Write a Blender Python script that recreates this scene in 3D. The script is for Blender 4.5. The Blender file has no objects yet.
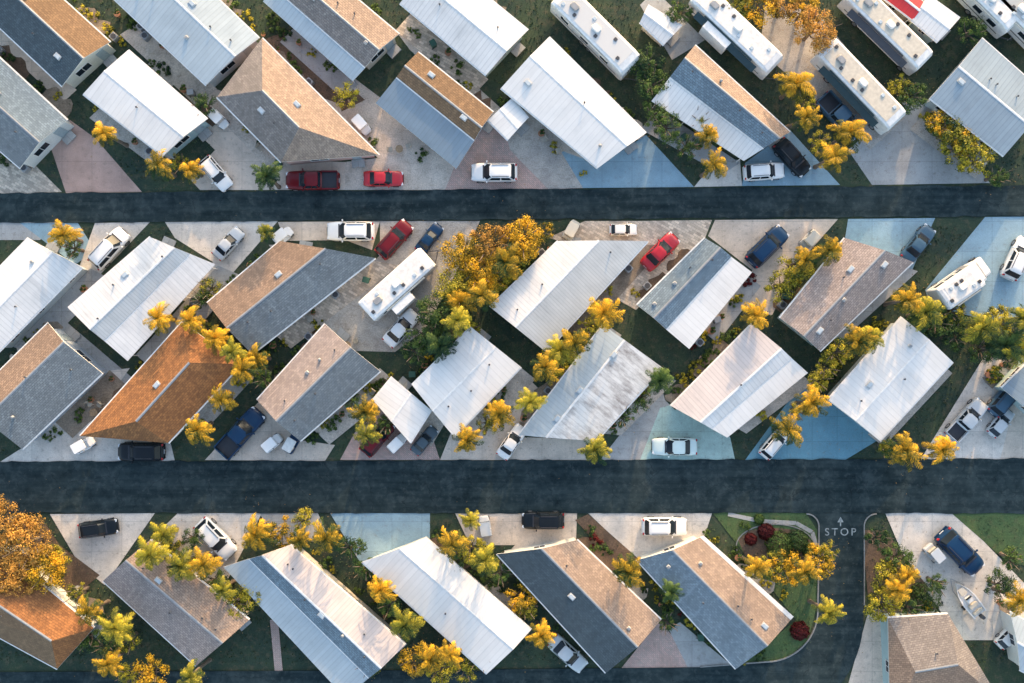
import bpy, math, random
from mathutils import Vector, Matrix
R=random.Random(7)
H=92.0
def G(px,py,z=0.0):
    s=(H-z)/H
    return Vector(((px-512)*0.1*s,(341.5-py)*0.1*s,z))
scene=bpy.context.scene
COL=scene.collection
# ------------------------------------------------------------------ materials
MATS={}
def newmat(name):
    m=bpy.data.materials.new(name); m.use_nodes=True
    nt=m.node_tree; b=nt.nodes['Principled BSDF']; MATS[name]=m
    return m,nt,b
def N(nt,t,**k):
    n=nt.nodes.new(t)
    for a,v in k.items():
        if a.startswith('i_'):
            key=a[2:]
            key=int(key) if key.isdigit() else key
            n.inputs[key].default_value=v
        else: setattr(n,a,v)
    return n
def L(nt,a,b): nt.links.new(a,b)
def c4(c,k=1.0): return (c[0]*k,c[1]*k,c[2]*k,1)
def math_(nt,op,a,b=None,c=None):
    n=N(nt,'ShaderNodeMath',operation=op)
    for i,v in enumerate((a,b,c)):
        if v is None: continue
        if isinstance(v,(int,float)): n.inputs[i].default_value=v
        else: L(nt,v,n.inputs[i])
    return n.outputs[0]
def mix(nt,f,a,b,mode='MIX'):
    n=N(nt,'ShaderNodeMix',data_type='RGBA',blend_type=mode)
    for i,v in ((0,f),(6,a),(7,b)):
        if isinstance(v,(int,float)): n.inputs[i].default_value=v
        elif isinstance(v,tuple): n.inputs[i].default_value=v
        else: L(nt,v,n.inputs[i])
    return n.outputs[2]
def ramp(nt,f,p0,p1,v0=0.0,v1=1.0):
    n=N(nt,'ShaderNodeMapRange',i_1=p0,i_2=p1,i_3=v0,i_4=v1); L(nt,f,n.inputs[0]); return n.outputs[0]
def noise(nt,vec,scale,detail=4,rough=.55):
    n=N(nt,'ShaderNodeTexNoise'); n.inputs['Scale'].default_value=scale; n.inputs['Detail'].default_value=detail; n.inputs['Roughness'].default_value=rough
    L(nt,vec,n.inputs['Vector']); return n.outputs[0]
def bump(nt,b,h,dist=.02,strength=.6):
    n=N(nt,'ShaderNodeBump'); n.inputs['Distance'].default_value=dist; n.inputs['Strength'].default_value=strength
    L(nt,h,n.inputs['Height']); L(nt,n.outputs[0],b.inputs['Normal'])
def plain(name,c,rough=.6,metal=0.0,var=.12,sc=3.0):
    m,nt,b=newmat(name)
    tc=N(nt,'ShaderNodeTexCoord'); n=noise(nt,tc.outputs['Object'],sc,3)
    L(nt,mix(nt,ramp(nt,n,.3,.7),c4(c,1-var),c4(c,1+var)),b.inputs['Base Color'])
    b.inputs['Roughness'].default_value=rough; b.inputs['Metallic'].default_value=metal
    return m
def paint(name,c,rough=.28):
    m=plain(name,c,rough,0,.04,1.5); b=m.node_tree.nodes['Principled BSDF']
    dark=max(c)<.25
    b.inputs['Coat Weight'].default_value=.25 if dark else .5; b.inputs['Coat Roughness'].default_value=.1
    b.inputs['Specular IOR Level'].default_value=.2 if dark else .45
    return m
def ground(name,c1,c2,c3=None,sc=.25,fine=6,rough=.9,bd=.02,spot=.5):
    m,nt,b=newmat(name)
    tc=N(nt,'ShaderNodeTexCoord').outputs['Object']
    a=noise(nt,tc,sc,5,.6); f=noise(nt,tc,fine,4,.7); g=noise(nt,tc,1.3,6,.7)
    col=mix(nt,ramp(nt,a,.35,.65),c4(c1),c4(c2))
    if c3: col=mix(nt,ramp(nt,g,.50,.70,0,spot),col,c4(c3))
    fv=ramp(nt,f,.25,.75,.6,1.4)
    cm=N(nt,'ShaderNodeCombineColor'); [L(nt,fv,cm.inputs[i]) for i in range(3)]
    col=mix(nt,1.0,col,cm.outputs[0],'MULTIPLY')
    L(nt,col,b.inputs['Base Color']); b.inputs['Roughness'].default_value=rough
    bump(nt,b,f,bd); return m
def slab(name,c,stain=.42,joint=3.0,brick=None,c2=None,rot=0.0):
    m,nt,b=newmat(name)
    tc=N(nt,'ShaderNodeTexCoord').outputs['Object']
    mp=N(nt,'ShaderNodeMapping'); mp.inputs['Rotation'].default_value=(0,0,rot); L(nt,tc,mp.inputs['Vector']); v=mp.outputs[0]
    bt=N(nt,'ShaderNodeTexBrick')
    bt.inputs['Scale'].default_value=1.0
    if brick:
        bt.inputs['Brick Width'].default_value=brick; bt.inputs['Row Height'].default_value=brick*.5
        bt.inputs['Mortar Size'].default_value=.015; bt.inputs['Color1'].default_value=c4(c,1.15); bt.inputs['Color2'].default_value=c4(c2 or c,.8); bt.inputs['Mortar'].default_value=c4(c,.55)
    else:
        bt.offset=0
        bt.inputs['Brick Width'].default_value=joint; bt.inputs['Row Height'].default_value=joint
        bt.inputs['Mortar Size'].default_value=.03; bt.inputs['Color1'].default_value=c4(c,1.04); bt.inputs['Color2'].default_value=c4(c,.93); bt.inputs['Mortar'].default_value=c4(c,.75)
    L(nt,v,bt.inputs['Vector'])
    a=noise(nt,tc,.45,6,.65); f=noise(nt,tc,14,3,.6); g=noise(nt,tc,2.1,6,.7)
    col=mix(nt,ramp(nt,a,.40,.70,0,stain*1.4),bt.outputs[0],c4((c[0]*.5,c[1]*.5,c[2]*.5)))
    col=mix(nt,ramp(nt,g,.55,.72,0,stain*1.4),col,c4((.16,.135,.11)))
    fv=ramp(nt,f,.25,.75,.80,1.15)
    cm=N(nt,'ShaderNodeCombineColor'); [L(nt,fv,cm.inputs[i]) for i in range(3)]
    L(nt,mix(nt,1.0,col,cm.outputs[0],'MULTIPLY'),b.inputs['Base Color'])
    b.inputs['Roughness'].default_value=.85; bump(nt,b,f,.006); return m
def roof_metal(name,c,rib=.42,stain=.25,sc=(.12,.115,.11),lo=.5,lc=.10,ms=(2.6,.28,1),hi=.22,bt=(.42,.60)):
    m,nt,b=newmat(name)
    uv=N(nt,'ShaderNodeUVMap').outputs[0]
    sp=N(nt,'ShaderNodeSeparateXYZ'); L(nt,uv,sp.inputs[0]); u,v=sp.outputs[0],sp.outputs[1]
    k=math_(nt,'DIVIDE',u,rib); wn=N(nt,'ShaderNodeTexWhiteNoise',noise_dimensions='1D'); L(nt,math_(nt,'FLOOR',k),wn.inputs['W'])
    pv=ramp(nt,wn.outputs[0],0,1,.93,1.02)
    fr=math_(nt,'FRACT',k); line=math_(nt,'LESS_THAN',fr,.2)
    shade=math_(nt,'MULTIPLY',pv,math_(nt,'SUBTRACT',1.0,math_(nt,'MULTIPLY',line,lc)))
    oi=N(nt,'ShaderNodeObjectInfo'); 
    av=N(nt,'ShaderNodeVectorMath',operation='ADD'); L(nt,uv,av.inputs[0]); L(nt,math_(nt,'MULTIPLY',oi.outputs['Random'],50.0),av.inputs[1])
    mp=N(nt,'ShaderNodeMapping'); mp.inputs['Scale'].default_value=ms; L(nt,av.outputs[0],mp.inputs['Vector'])
    st=noise(nt,mp.outputs[0],1.0,6,.7); bg=noise(nt,av.outputs[0],.35,5,.65); fn=noise(nt,av.outputs[0],5,4,.7)
    cm=N(nt,'ShaderNodeCombineColor'); [L(nt,shade,cm.inputs[i]) for i in range(3)]
    col=mix(nt,1.0,c4(c),cm.outputs[0],'MULTIPLY')
    col=mix(nt,ramp(nt,bg,.4,.75,0,min(.5,stain*2)),col,c4((c[0]*.62,c[1]*.65,c[2]*.68)))
    s2=math_(nt,'MULTIPLY',ramp(nt,st,lo,lo+hi),ramp(nt,bg,bt[0],bt[1],.12,1))
    col=mix(nt,math_(nt,'MULTIPLY',s2,stain),col,c4(sc))
    col=mix(nt,ramp(nt,fn,.60,.8,0,.35*min(1,stain*2)),col,c4(sc))
    L(nt,col,b.inputs['Base Color']); b.inputs['Roughness'].default_value=.5
    bump(nt,b,line,.01,.4); return m
def shingle(name,c,c2=None,w=.34,patch=.48):
    m,nt,b=newmat(name); c2=c2 or (c[0]*.75,c[1]*.75,c[2]*.78)
    uv=N(nt,'ShaderNodeUVMap').outputs[0]; oi=N(nt,'ShaderNodeObjectInfo')
    av=N(nt,'ShaderNodeVectorMath',operation='ADD'); L(nt,uv,av.inputs[0]); L(nt,math_(nt,'MULTIPLY',oi.outputs['Random'],50.0),av.inputs[1]); v=av.outputs[0]
    bt=N(nt,'ShaderNodeTexBrick'); bt.inputs['Scale'].default_value=1; bt.inputs['Brick Width'].default_value=w; bt.inputs['Row Height'].default_value=.2
    bt.inputs['Mortar Size'].default_value=.018; bt.inputs['Color1'].default_value=c4(c,1.12); bt.inputs['Color2'].default_value=c4(c2); bt.inputs['Mortar'].default_value=c4(c,.5)
    L(nt,v,bt.inputs['Vector'])
    a=noise(nt,v,.4,6,.7); f=noise(nt,v,9,4,.7)
    mp=N(nt,'ShaderNodeMapping'); mp.inputs['Scale'].default_value=(1.6,.3,1); L(nt,v,mp.inputs['Vector']); st=noise(nt,mp.outputs[0],1,5,.7)
    col=mix(nt,ramp(nt,a,.4,.7,0,patch),bt.outputs[0],c4(c,.5))
    col=mix(nt,ramp(nt,st,.55,.75,0,patch),col,c4(c,1.5))
    fv=ramp(nt,f,.25,.75,.70,1.30)
    cm=N(nt,'ShaderNodeCombineColor'); [L(nt,fv,cm.inputs[i]) for i in range(3)]
    L(nt,mix(nt,1.0,col,cm.outputs[0],'MULTIPLY'),b.inputs['Base Color'])
    b.inputs['Roughness'].default_value=.9; bump(nt,b,bt.outputs['Fac'],.012,.5); return m
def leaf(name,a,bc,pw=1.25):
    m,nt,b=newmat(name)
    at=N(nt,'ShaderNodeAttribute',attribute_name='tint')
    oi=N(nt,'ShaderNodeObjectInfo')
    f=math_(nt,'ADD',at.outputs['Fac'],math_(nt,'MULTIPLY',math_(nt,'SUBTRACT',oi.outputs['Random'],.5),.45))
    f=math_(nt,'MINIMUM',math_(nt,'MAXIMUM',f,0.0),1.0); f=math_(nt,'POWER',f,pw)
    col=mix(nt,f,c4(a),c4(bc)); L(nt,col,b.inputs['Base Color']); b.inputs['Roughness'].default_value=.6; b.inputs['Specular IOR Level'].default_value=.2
    tr=N(nt,'ShaderNodeBsdfTranslucent'); L(nt,col,tr.inputs[0]); mx=N(nt,'ShaderNodeMixShader',i_0=.28)
    L(nt,b.outputs[0],mx.inputs[1]); L(nt,tr.outputs[0],mx.inputs[2]); L(nt,mx.outputs[0],nt.nodes['Material Output'].inputs[0]); return m
def siding(name,c):
    m,nt,b=newmat(name); tc=N(nt,'ShaderNodeTexCoord').outputs['Object']
    sp=N(nt,'ShaderNodeSeparateXYZ'); L(nt,tc,sp.inputs[0]); fr=math_(nt,'FRACT',math_(nt,'DIVIDE',sp.outputs[2],.2))
    n=noise(nt,tc,1.2,5); col=mix(nt,ramp(nt,n,.4,.7,0,.3),c4(c),c4(c,.65)); col=mix(nt,math_(nt,'LESS_THAN',fr,.12),col,c4(c,.5))
    L(nt,col,b.inputs['Base Color']); b.inputs['Roughness'].default_value=.6; bump(nt,b,fr,.02,.6); return m

ground('lawn_grass',(.018,.038,.026),(.040,.062,.030),(.11,.090,.054),.25,7,.95,.05,.75)
ground('lawn_bright',(.05,.095,.035),(.08,.125,.04),(.12,.11,.05),.3,7,.95,.05,.5)
plain('grass_blade',(.055,.09,.035),.8,0,.6,2.0); plain('dead_leaf',(.34,.20,.07),.8,0,.5,2.5)
ground('mulch',(.11,.072,.048),(.175,.11,.07),(.05,.038,.025),.5,8,.95,.04)
asphalt,nt,b=newmat('asphalt')
tc=N(nt,'ShaderNodeTexCoord').outputs['Object']
mp=N(nt,'ShaderNodeMapping'); mp.inputs['Scale'].default_value=(.07,1.3,1); L(nt,tc,mp.inputs['Vector'])
a1=noise(nt,mp.outputs[0],1,5,.65); a2=noise(nt,tc,.55,7,.72); a3=noise(nt,tc,14,3,.7); a4=noise(nt,tc,.09,3,.6); a5=noise(nt,tc,2.2,6,.78)
vo=N(nt,'ShaderNodeTexVoronoi',feature='DISTANCE_TO_EDGE'); vo.inputs['Scale'].default_value=.3
wv=N(nt,'ShaderNodeVectorMath',operation='ADD'); nn=N(nt,'ShaderNodeTexNoise'); nn.inputs['Scale'].default_value=1.2; L(nt,tc,nn.inputs['Vector']); L(nt,tc,wv.inputs[0]); L(nt,nn.outputs[1],wv.inputs[1]); L(nt,wv.outputs[0],vo.inputs['Vector'])
col=mix(nt,ramp(nt,a1,.36,.64),c4((.006,.017,.021)),c4((.032,.051,.054)))
col=mix(nt,ramp(nt,a4,.42,.62,0,.4),col,c4((.034,.050,.053)))
col=mix(nt,ramp(nt,a2,.50,.66,0,.75),col,c4((.060,.080,.081)))
col=mix(nt,ramp(nt,a2,.47,.32,0,.8),col,c4((.003,.011,.015)))
col=mix(nt,ramp(nt,a5,.55,.70,0,.5),col,c4((.072,.090,.090)))
col=mix(nt,ramp(nt,vo.outputs[0],0,.012,.55,0),col,c4((.004,.008,.010)))
col=mix(nt,ramp(nt,a3,.35,.75,0,.35),col,c4((.034,.047,.050)))
L(nt,col,b.inputs['Base Color']); b.inputs['Roughness'].default_value=.95; b.inputs['Specular IOR Level'].default_value=.15; bump(nt,b,a3,.01)

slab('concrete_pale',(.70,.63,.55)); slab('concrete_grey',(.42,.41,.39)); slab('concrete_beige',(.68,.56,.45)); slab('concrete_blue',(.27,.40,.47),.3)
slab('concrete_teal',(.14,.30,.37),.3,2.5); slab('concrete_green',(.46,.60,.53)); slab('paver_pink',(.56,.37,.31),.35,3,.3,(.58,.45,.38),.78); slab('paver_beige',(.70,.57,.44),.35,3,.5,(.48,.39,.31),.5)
slab('kerb_worn',(.27,.27,.26),.5)
slab('concrete_pink',(.49,.33,.27)); ground('gravel',(.36,.32,.28),(.52,.46,.39),(.18,.15,.12),.4,9)
ground('pebble',(.62,.53,.44),(.46,.39,.32),(.25,.20,.155),.6,8); ground('bare_soil',(.20,.155,.115),(.31,.245,.18),(.11,.09,.062),.5,8)
roof_metal('roof_white',(.70,.675,.64),.42,.28,lc=.15); roof_metal('roof_white_clean',(.72,.69,.65),.5,.13,lc=.08)
roof_metal('roof_cool',(.40,.455,.48),.42,.24,lc=.12); roof_metal('roof_silver',(.52,.52,.50),.3,.35,lc=.2); roof_metal('roof_steel',(.28,.34,.38),.42,.3,lc=.16)
roof_metal('roof_blue_grey',(.19,.25,.30),.42,.3); roof_metal('roof_pink',(.62,.535,.49),.4,.4,(.25,.2,.18),lc=.16)
roof_metal('roof_stained',(.69,.665,.63),.42,.85,(.115,.085,.07),.43,.18,(1.5,.5,1),.27,(.34,.54))
roof_metal('roof_red',(.6,.03,.03),.4,.1)
shingle('sh_grey',(.18,.205,.215)); shingle('sh_shaded',(.075,.10,.112)); shingle('sh_brown',(.32,.21,.14)); shingle('sh_tan',(.385,.275,.20)); shingle('sh_orange',(.34,.14,.045),(.21,.085,.03)); shingle('sh_taupe',(.265,.225,.195)); shingle('sh_blue',(.195,.25,.285)); shingle('sh_pink',(.41,.32,.27)); shingle('sh_rust',(.245,.145,.075)); shingle('sh_mauve',(.32,.27,.245))  # some brown and grey tones also carry sun and shade of roof slopes
leaf('leaf_sun_gold',(.025,.062,.018),(.95,.54,.035)); leaf('leaf_sun_orange',(.09,.07,.022),(.85,.44,.09),1.1); leaf('leaf_green',(.010,.038,.022),(.14,.21,.045)); leaf('leaf_lime',(.020,.060,.020),(.66,.53,.05)); leaf('leaf_red',(.05,.01,.012),(.22,.03,.025))  # gold and orange hold painted sunlight, the dark greens painted shade
plain('bark',(.15,.11,.08),.9,0,.3,4)
WALLS=[]
for i,c in enumerate([(.70,.70,.66),(.55,.60,.60),(.62,.55,.45),(.40,.52,.52),(.68,.66,.58),(.45,.5,.55)]): siding('siding_%d'%i,c); WALLS.append('siding_%d'%i)
siding('siding_pink',(.62,.40,.34))
plain('trim_white',(.72,.69,.65),.5); plain('door_paint',(.30,.36,.38),.5); plain('metal_grey',(.30,.30,.30),.5,.3); plain('metal_dark',(.05,.05,.055),.5); plain('rubber',(.02,.02,.02),.9); plain('rim_metal',(.5,.5,.52),.35,.8)
plain('membrane',(.68,.64,.59),.7); plain('plastic_dark',(.03,.03,.035),.5); plain('canvas_tan',(.54,.48,.39),.8); plain('canvas_teal',(.02,.045,.052),.8); plain('line_paint',(.26,.295,.30),.85,0,.5,5); plain('seat_vinyl',(.5,.45,.36),.6)
plain('cushion',(.36,.32,.26),.8); plain('wood',(.28,.19,.11),.8,0,.3,5); plain('terracotta',(.38,.17,.09),.8); plain('bin_green',(.03,.09,.06),.6)
plain('glass',(.015,.022,.03),.15,0,.1); plain('lamp_clear',(.7,.7,.7),.15); plain('lamp_red',(.4,.02,.02),.2)
MATS['glass'].node_tree.nodes['Principled BSDF'].inputs['Specular IOR Level'].default_value=.25
plain('skylight_dome',(.45,.50,.53),.25); plain('vent_cream',(.48,.46,.43),.6)
PA={'white':(.78,.755,.72),'silver':(.50,.51,.51),'black':(.008,.011,.014),'navy':(.008,.035,.085),'red':(.42,.012,.02),'darkred':(.13,.008,.012),'grey':(.08,.11,.13),'slate':(.05,.10,.15),'mint':(.62,.71,.66),'beige':(.50,.46,.38)}
for k,v in PA.items(): paint('paint_'+k,v)

# ------------------------------------------------------------------ mesh builder
class MB:
    def __init__(s): s.v=[];s.f=[];s.m=[];s.uv=[];s.tint=[];s.mats=[]
    def mi(s,mat):
        if mat not in s.mats: s.mats.append(mat)
        return s.mats.index(mat)
    def face(s,pts,mat,uv=None,tint=0.0):
        n=len(s.v); s.v+= [tuple(p) for p in pts]; s.f.append(tuple(range(n,n+len(pts)))); s.m.append(s.mi(mat)); s.uv.append(uv); s.tint.append(tint)
    def grid(s,rings,mat,closed=True,caps=False):
        base=len(s.v); k=len(rings[0])
        for r in rings: s.v+=[tuple(p) for p in r]
        for i in range(len(rings)-1):
            for j in range(k if closed else k-1):
                a=base+i*k+j; b=base+i*k+(j+1)%k
                s.f.append((a,b,b+k,a+k)); s.m.append(s.mi(mat)); s.uv.append(None); s.tint.append(0)
        if caps:
            for st in (base,base+(len(rings)-1)*k):
                s.f.append(tuple(range(st,st+k))); s.m.append(s.mi(mat)); s.uv.append(None); s.tint.append(0)
    def box(s,c,d,mat,rz=0,bev=0.0):
        x,y,z=c; a,b,h=d[0]/2,d[1]/2,d[2]/2; cs,sn=math.cos(rz),math.sin(rz)
        def q(u,v,w): return (x+u*cs-v*sn,y+u*sn+v*cs,z+w)
        bv=min(bev,a*.9,b*.9)
        if bv>0:
            def ring(a,b,w,e): return [q(*p,w) for p in ((-a+e,-b),(a-e,-b),(a,-b+e),(a,b-e),(a-e,b),(-a+e,b),(-a,b-e),(-a,-b+e))]
            hb=min(bv,h*.8)
            s.grid([ring(a,b,-h,bv),ring(a,b,h-hb,bv),ring(a-hb*.6,b-hb*.6,h,bv)],mat,True,True)
        else:
            s.grid([[q(-a,-b,-h),q(a,-b,-h),q(a,b,-h),q(-a,b,-h)],[q(-a,-b,h),q(a,-b,h),q(a,b,h),q(-a,b,h)]],mat,True,True)
    def cyl(s,p0,p1,r0,r1,mat,n=8,caps=True):
        p0=Vector(p0);p1=Vector(p1); d=(p1-p0).normalized(); u=d.orthogonal().normalized(); w=d.cross(u)
        s.grid([[p+r*(u*math.cos(t*2*math.pi/n)+w*math.sin(t*2*math.pi/n)) for t in range(n)] for p,r in ((p0,r0),(p1,r1))],mat,True,caps)
    def mesh(s,name,smooth=False,flip=False):
        me=bpy.data.meshes.new(name); me.from_pydata(s.v,[],s.f)
        for x in s.mats: me.materials.append(MATS[x])
        me.polygons.foreach_set('material_index',s.m)
        if any(u is not None for u in s.uv):
            ul=me.uv_layers.new(name='UVMap'); i=0
            for f,u in zip(s.f,s.uv):
                for j in range(len(f)):
                    if u: ul.data[i].uv=u[j]
                    i+=1
        if any(s.tint):
            at=me.attributes.new('tint','FLOAT','FACE'); at.data.foreach_set('value',s.tint)
        if smooth: me.polygons.foreach_set('use_smooth',[True]*len(s.f))
        me.validate(); me.update()
        return me
def obj(name,me,parent=None,loc=(0,0,0),rz=0.0,label=None):
    o=bpy.data.objects.new(name,me); COL.objects.link(o); o.location=loc; o.rotation_euler=(0,0,rz)
    if parent: o.parent=parent
    if label: o['label']=label
    return o
def thing(name,label,cat,loc=(0,0,0),rz=0,sc=1.0,group=None,me=None):
    o=obj(name,me,None,loc,rz); o['label']=label; o['category']=cat
    o.scale=(sc,sc,sc) if isinstance(sc,(int,float)) else sc
    if group:o['group']=group
    if me is None: o.empty_display_size=.5
    return o
def spawn(tree,name,label,cat,loc,rz=0,sc=1.0,group=None):
    r=thing(name,label,cat,loc,rz,sc,group)
    def rec(par,parts):
        for p in parts:
            o=obj(p[0],p[1],par,p[2] if len(p)>2 else (0,0,0),p[3] if len(p)>3 else 0)
            if len(p)>4: rec(o,p[4])
    rec(r,tree); return r
def structure(name,me):
    o=obj(name,me); o['kind']='structure'; return o

# ------------------------------------------------------------------ ground / roads
mb=MB(); S=600
mb.face([(-S,-S,0),(S,-S,0),(S,S,0),(-S,S,0)],'lawn_grass'); structure('ground',mb.mesh('ground'))
zi=[0.004]
DRV=[]
def zone(name,pts,mat):
    mb=MB(); z=zi[0]; zi[0]+=.001
    W=[G(*p) for p in pts]; W=[(p.x,p.y,z) for p in W]
    A=sum(W[i][0]*W[(i+1)%len(W)][1]-W[(i+1)%len(W)][0]*W[i][1] for i in range(len(W)))
    if A<0: W=W[::-1]
    mb.face(W,mat); structure(name,mb.mesh(name))
    if 'lawn' not in mat and mat!='mulch': DRV.append(pts)
zone('driveway',[(-60,168),(20,150),(62,192),(-60,197)],'paver_beige')
zone('driveway',[(45,130),(70,120),(95,138),(142,192),(66,193)],'concrete_pink')
zone('driveway',[(205,85),(232,95),(290,160),(345,162),(345,190),(178,190),(215,150),(185,120)],'concrete_beige')
zone('driveway',[(325,105),(350,75),(390,105),(455,165),(447,190),(345,190),(345,162),(378,158)],'pebble')
zone('driveway',[(445,190),(455,165),(480,110),(530,110),(585,188),(560,189)],'paver_pink')
zone('driveway',[(500,110),(530,110),(600,165),(600,187),(548,189),(510,150)],'gravel')
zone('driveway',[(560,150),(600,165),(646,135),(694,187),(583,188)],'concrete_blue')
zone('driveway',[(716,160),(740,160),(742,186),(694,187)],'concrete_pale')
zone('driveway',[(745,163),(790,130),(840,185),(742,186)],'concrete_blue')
zone('driveway',[(885,118),(905,95),(935,110),(990,183),(872,185),(848,150)],'concrete_grey')
zone('driveway',[(765,5),(815,10),(905,118),(870,150),(760,50)],'gravel')
zone('flower_bed',[(262,40),(290,30),(365,100),(335,115)],'mulch')
zone('path',[(395,30),(412,28),(505,112),(488,122),(410,50)],'gravel')
zone('driveway',[(640,5),(655,-10),(705,40),(672,60)],'concrete_grey')
zone('path',[(60,55),(75,55),(200,190),(178,190)],'lawn_grass')
# below top road
zone('driveway',[(-60,223),(65,222),(40,240),(-20,240)],'concrete_grey')
zone('driveway',[(20,223),(78,223),(95,250),(75,265),(40,238)],'concrete_blue')
zone('driveway',[(95,223),(150,222),(62,315),(45,318),(80,265)],'concrete_pale')
zone('driveway',[(165,222),(278,221),(205,305),(180,300),(213,262),(175,238)],'concrete_pale')
zone('driveway',[(278,222),(380,221),(372,250),(345,240),(285,241)],'concrete_beige')
zone('driveway',[(380,221),(480,221),(455,275),(425,330),(395,352),(325,350),(320,320),(380,255)],'gravel')
zone('driveway',[(585,221),(650,221),(660,242),(565,242),(548,238)],'paver_beige')
zone('driveway',[(640,221),(712,220),(705,238),(636,310),(600,290)],'paver_beige')
zone('driveway',[(715,220),(838,219),(800,262),(772,315),(745,310),(752,270),(708,236)],'concrete_beige')
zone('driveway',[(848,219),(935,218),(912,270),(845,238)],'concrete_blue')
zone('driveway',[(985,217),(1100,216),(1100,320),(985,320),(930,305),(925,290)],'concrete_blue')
zone('driveway',[(48,330),(62,318),(135,380),(105,400)],'concrete_grey')
# above bottom road
zone('driveway',[(22,448),(100,372),(130,368),(85,430),(170,440),(175,461),(0,462)],'concrete_pale')
zone('driveway',[(205,460),(265,395),(300,440),(335,445),(325,461)],'concrete_beige')
zone('driveway',[(340,460),(375,395),(430,430),(440,460)],'paver_pink')
zone('driveway',[(440,460),(452,430),(520,370),(545,395),(520,437),(597,440),(590,460)],'concrete_beige')
zone('driveway',[(600,460),(655,390),(675,400),(655,460)],'concrete_grey')
zone('driveway',[(640,460),(660,408),(680,402),(730,437),(735,460)],'concrete_green')
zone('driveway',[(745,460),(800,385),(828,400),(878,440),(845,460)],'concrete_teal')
zone('driveway',[(920,460),(985,355),(1100,365),(1100,459)],'concrete_pale')
zone('driveway',[(990,385),(1000,375),(1100,380),(1100,459),(1000,459),(1010,420)],'concrete_beige')
zone('path',[(640,305),(650,300),(755,330),(675,410),(665,400)],'lawn_grass')
# bottom row
zone('driveway',[(50,514),(155,513),(105,585),(80,565)],'concrete_pale')
zone('driveway',[(178,513),(262,513),(225,585),(205,575),(150,540)],'concrete_pale')
zone('driveway',[(260,513),(318,513),(330,540),(275,545)],'concrete_grey')
zone('driveway',[(330,513),(430,513),(430,545),(365,570)],'concrete_blue')
zone('driveway',[(455,513),(577,513),(576,542),(500,560),(515,545),(470,545)],'concrete_beige')
zone('driveway',[(588,513),(712,513),(704,537),(638,560)],'concrete_pale')
zone('driveway',[(885,513),(955,512),(1060,620),(1010,640),(960,640),(905,560)],'concrete_pale')
zone('driveway',[(868,612),(888,605),(886,720),(838,720)],'concrete_beige')
zone('driveway',[(618,672),(660,620),(700,672)],'paver_pink')
zone('path',[(690,672),(735,668),(680,622),(668,628)],'concrete_grey')
zone('path',[(270,620),(278,618),(283,672),(275,672)],'paver_pink')
zone('lawn',[(712,512),(806,513),(817,530),(818,600),(808,640),(785,660),(735,668),(796,620)],'lawn_bright')
zone('lawn',[(950,512),(1040,512),(1040,570),(1005,560)],'lawn_bright')
zone('flower_bed',[(738,540),(748,531),(765,527),(800,530),(812,542),(812,553),(795,566),(765,567),(747,560)],'mulch')
zone('flower_bed',[(862,530),(885,530),(930,590),(900,605),(868,600)],'mulch')
zone('flower_bed',[(575,520),(588,514),(640,560),(625,572)],'mulch')
zone('flower_bed',[(0,545),(40,515),(60,545),(100,575),(70,600)],'mulch')
# roads
ZR=.125
def roadmesh(name,pts,mat='asphalt',z=ZR):
    mb=MB(); W=[(G(*p).x,G(*p).y,z) for p in pts]
    A=sum(W[i][0]*W[(i+1)%len(W)][1]-W[(i+1)%len(W)][0]*W[i][1] for i in range(len(W)))
    if A<0: W=W[::-1]
    mb.face(W,mat)
    for i in range(len(W)):
        a=W[i];b_=W[(i+1)%len(W)]; mb.face([a,(a[0],a[1],0),(b_[0],b_[1],0),b_],mat)
    return structure(name,mb.mesh(name))
def edge(y0,y1,amp=.9,x0=-900,x1=1900,st=8,seed=1):
    r=random.Random(seed); out=[]
    x=x0
    while x<=x1:
        out.append((x,y0+(y1-y0)*x/1024+r.uniform(-amp,amp))); x+=st
    return out
roadmesh('road',edge(193.5,185.5,seed=2)+edge(223,216,seed=3)[::-1])
roadmesh('road',edge(461.5,458.5,seed=4)+edge(512.5,513,seed=5)[::-1])
def arc(cx,cy,r,a0,a1,n=10): return [(cx+r*math.cos(math.radians(a0+(a1-a0)*i/n)),cy+r*math.sin(math.radians(a0+(a1-a0)*i/n))) for i in range(n+1)]
inner=arc(806,526,13,-90,0,8)+[(819,560),(818,600)]+arc(766,610,52,0,90,12)+[(700,667),(400,670),(-900,676)]
outer=[(-900,740),(700,735),(770,724)]+arc(757,618,106,82,0,16)+[(863,590),(863,560)]+arc(876,526,13,180,270,8)
roadmesh('road',inner+outer,z=ZR-.004)
def strip_(name,pts,w,mat,z):
    mb=MB(); P=[G(*p) for p in pts]
    for i in range(len(P)-1):
        a,b_=P[i],P[i+1]; d=(b_-a).normalized(); n=Vector((-d.y,d.x,0))*w/2
        q=[a-n,b_-n,b_+n,a+n]; mb.grid([[(p.x,p.y,0) for p in q],[(p.x,p.y,z) for p in q]],mat,True,True)
    structure(name,mb.mesh(name))
strip_('kerb',arc(806,526,12.4,-90,0,8)+[(818.4,560),(817.4,600)]+arc(766,610,51.4,0,90,14)+[(700,666.4)],.12,'kerb_worn',.19)
strip_('kerb',[(863.8,605),(863.8,560)]+arc(876,526,12.4,180,270,8),.11,'kerb_worn',.19)
strip_('kerb',[(775+39*math.cos(t*math.pi/16),546+22*math.sin(t*math.pi/16)) for t in range(33)],.11,'kerb_worn',.11)
strip_('path',[(728,514),(760,521),(796,523),(812,532),(816,545)],.4,'concrete_grey',.072)
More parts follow.
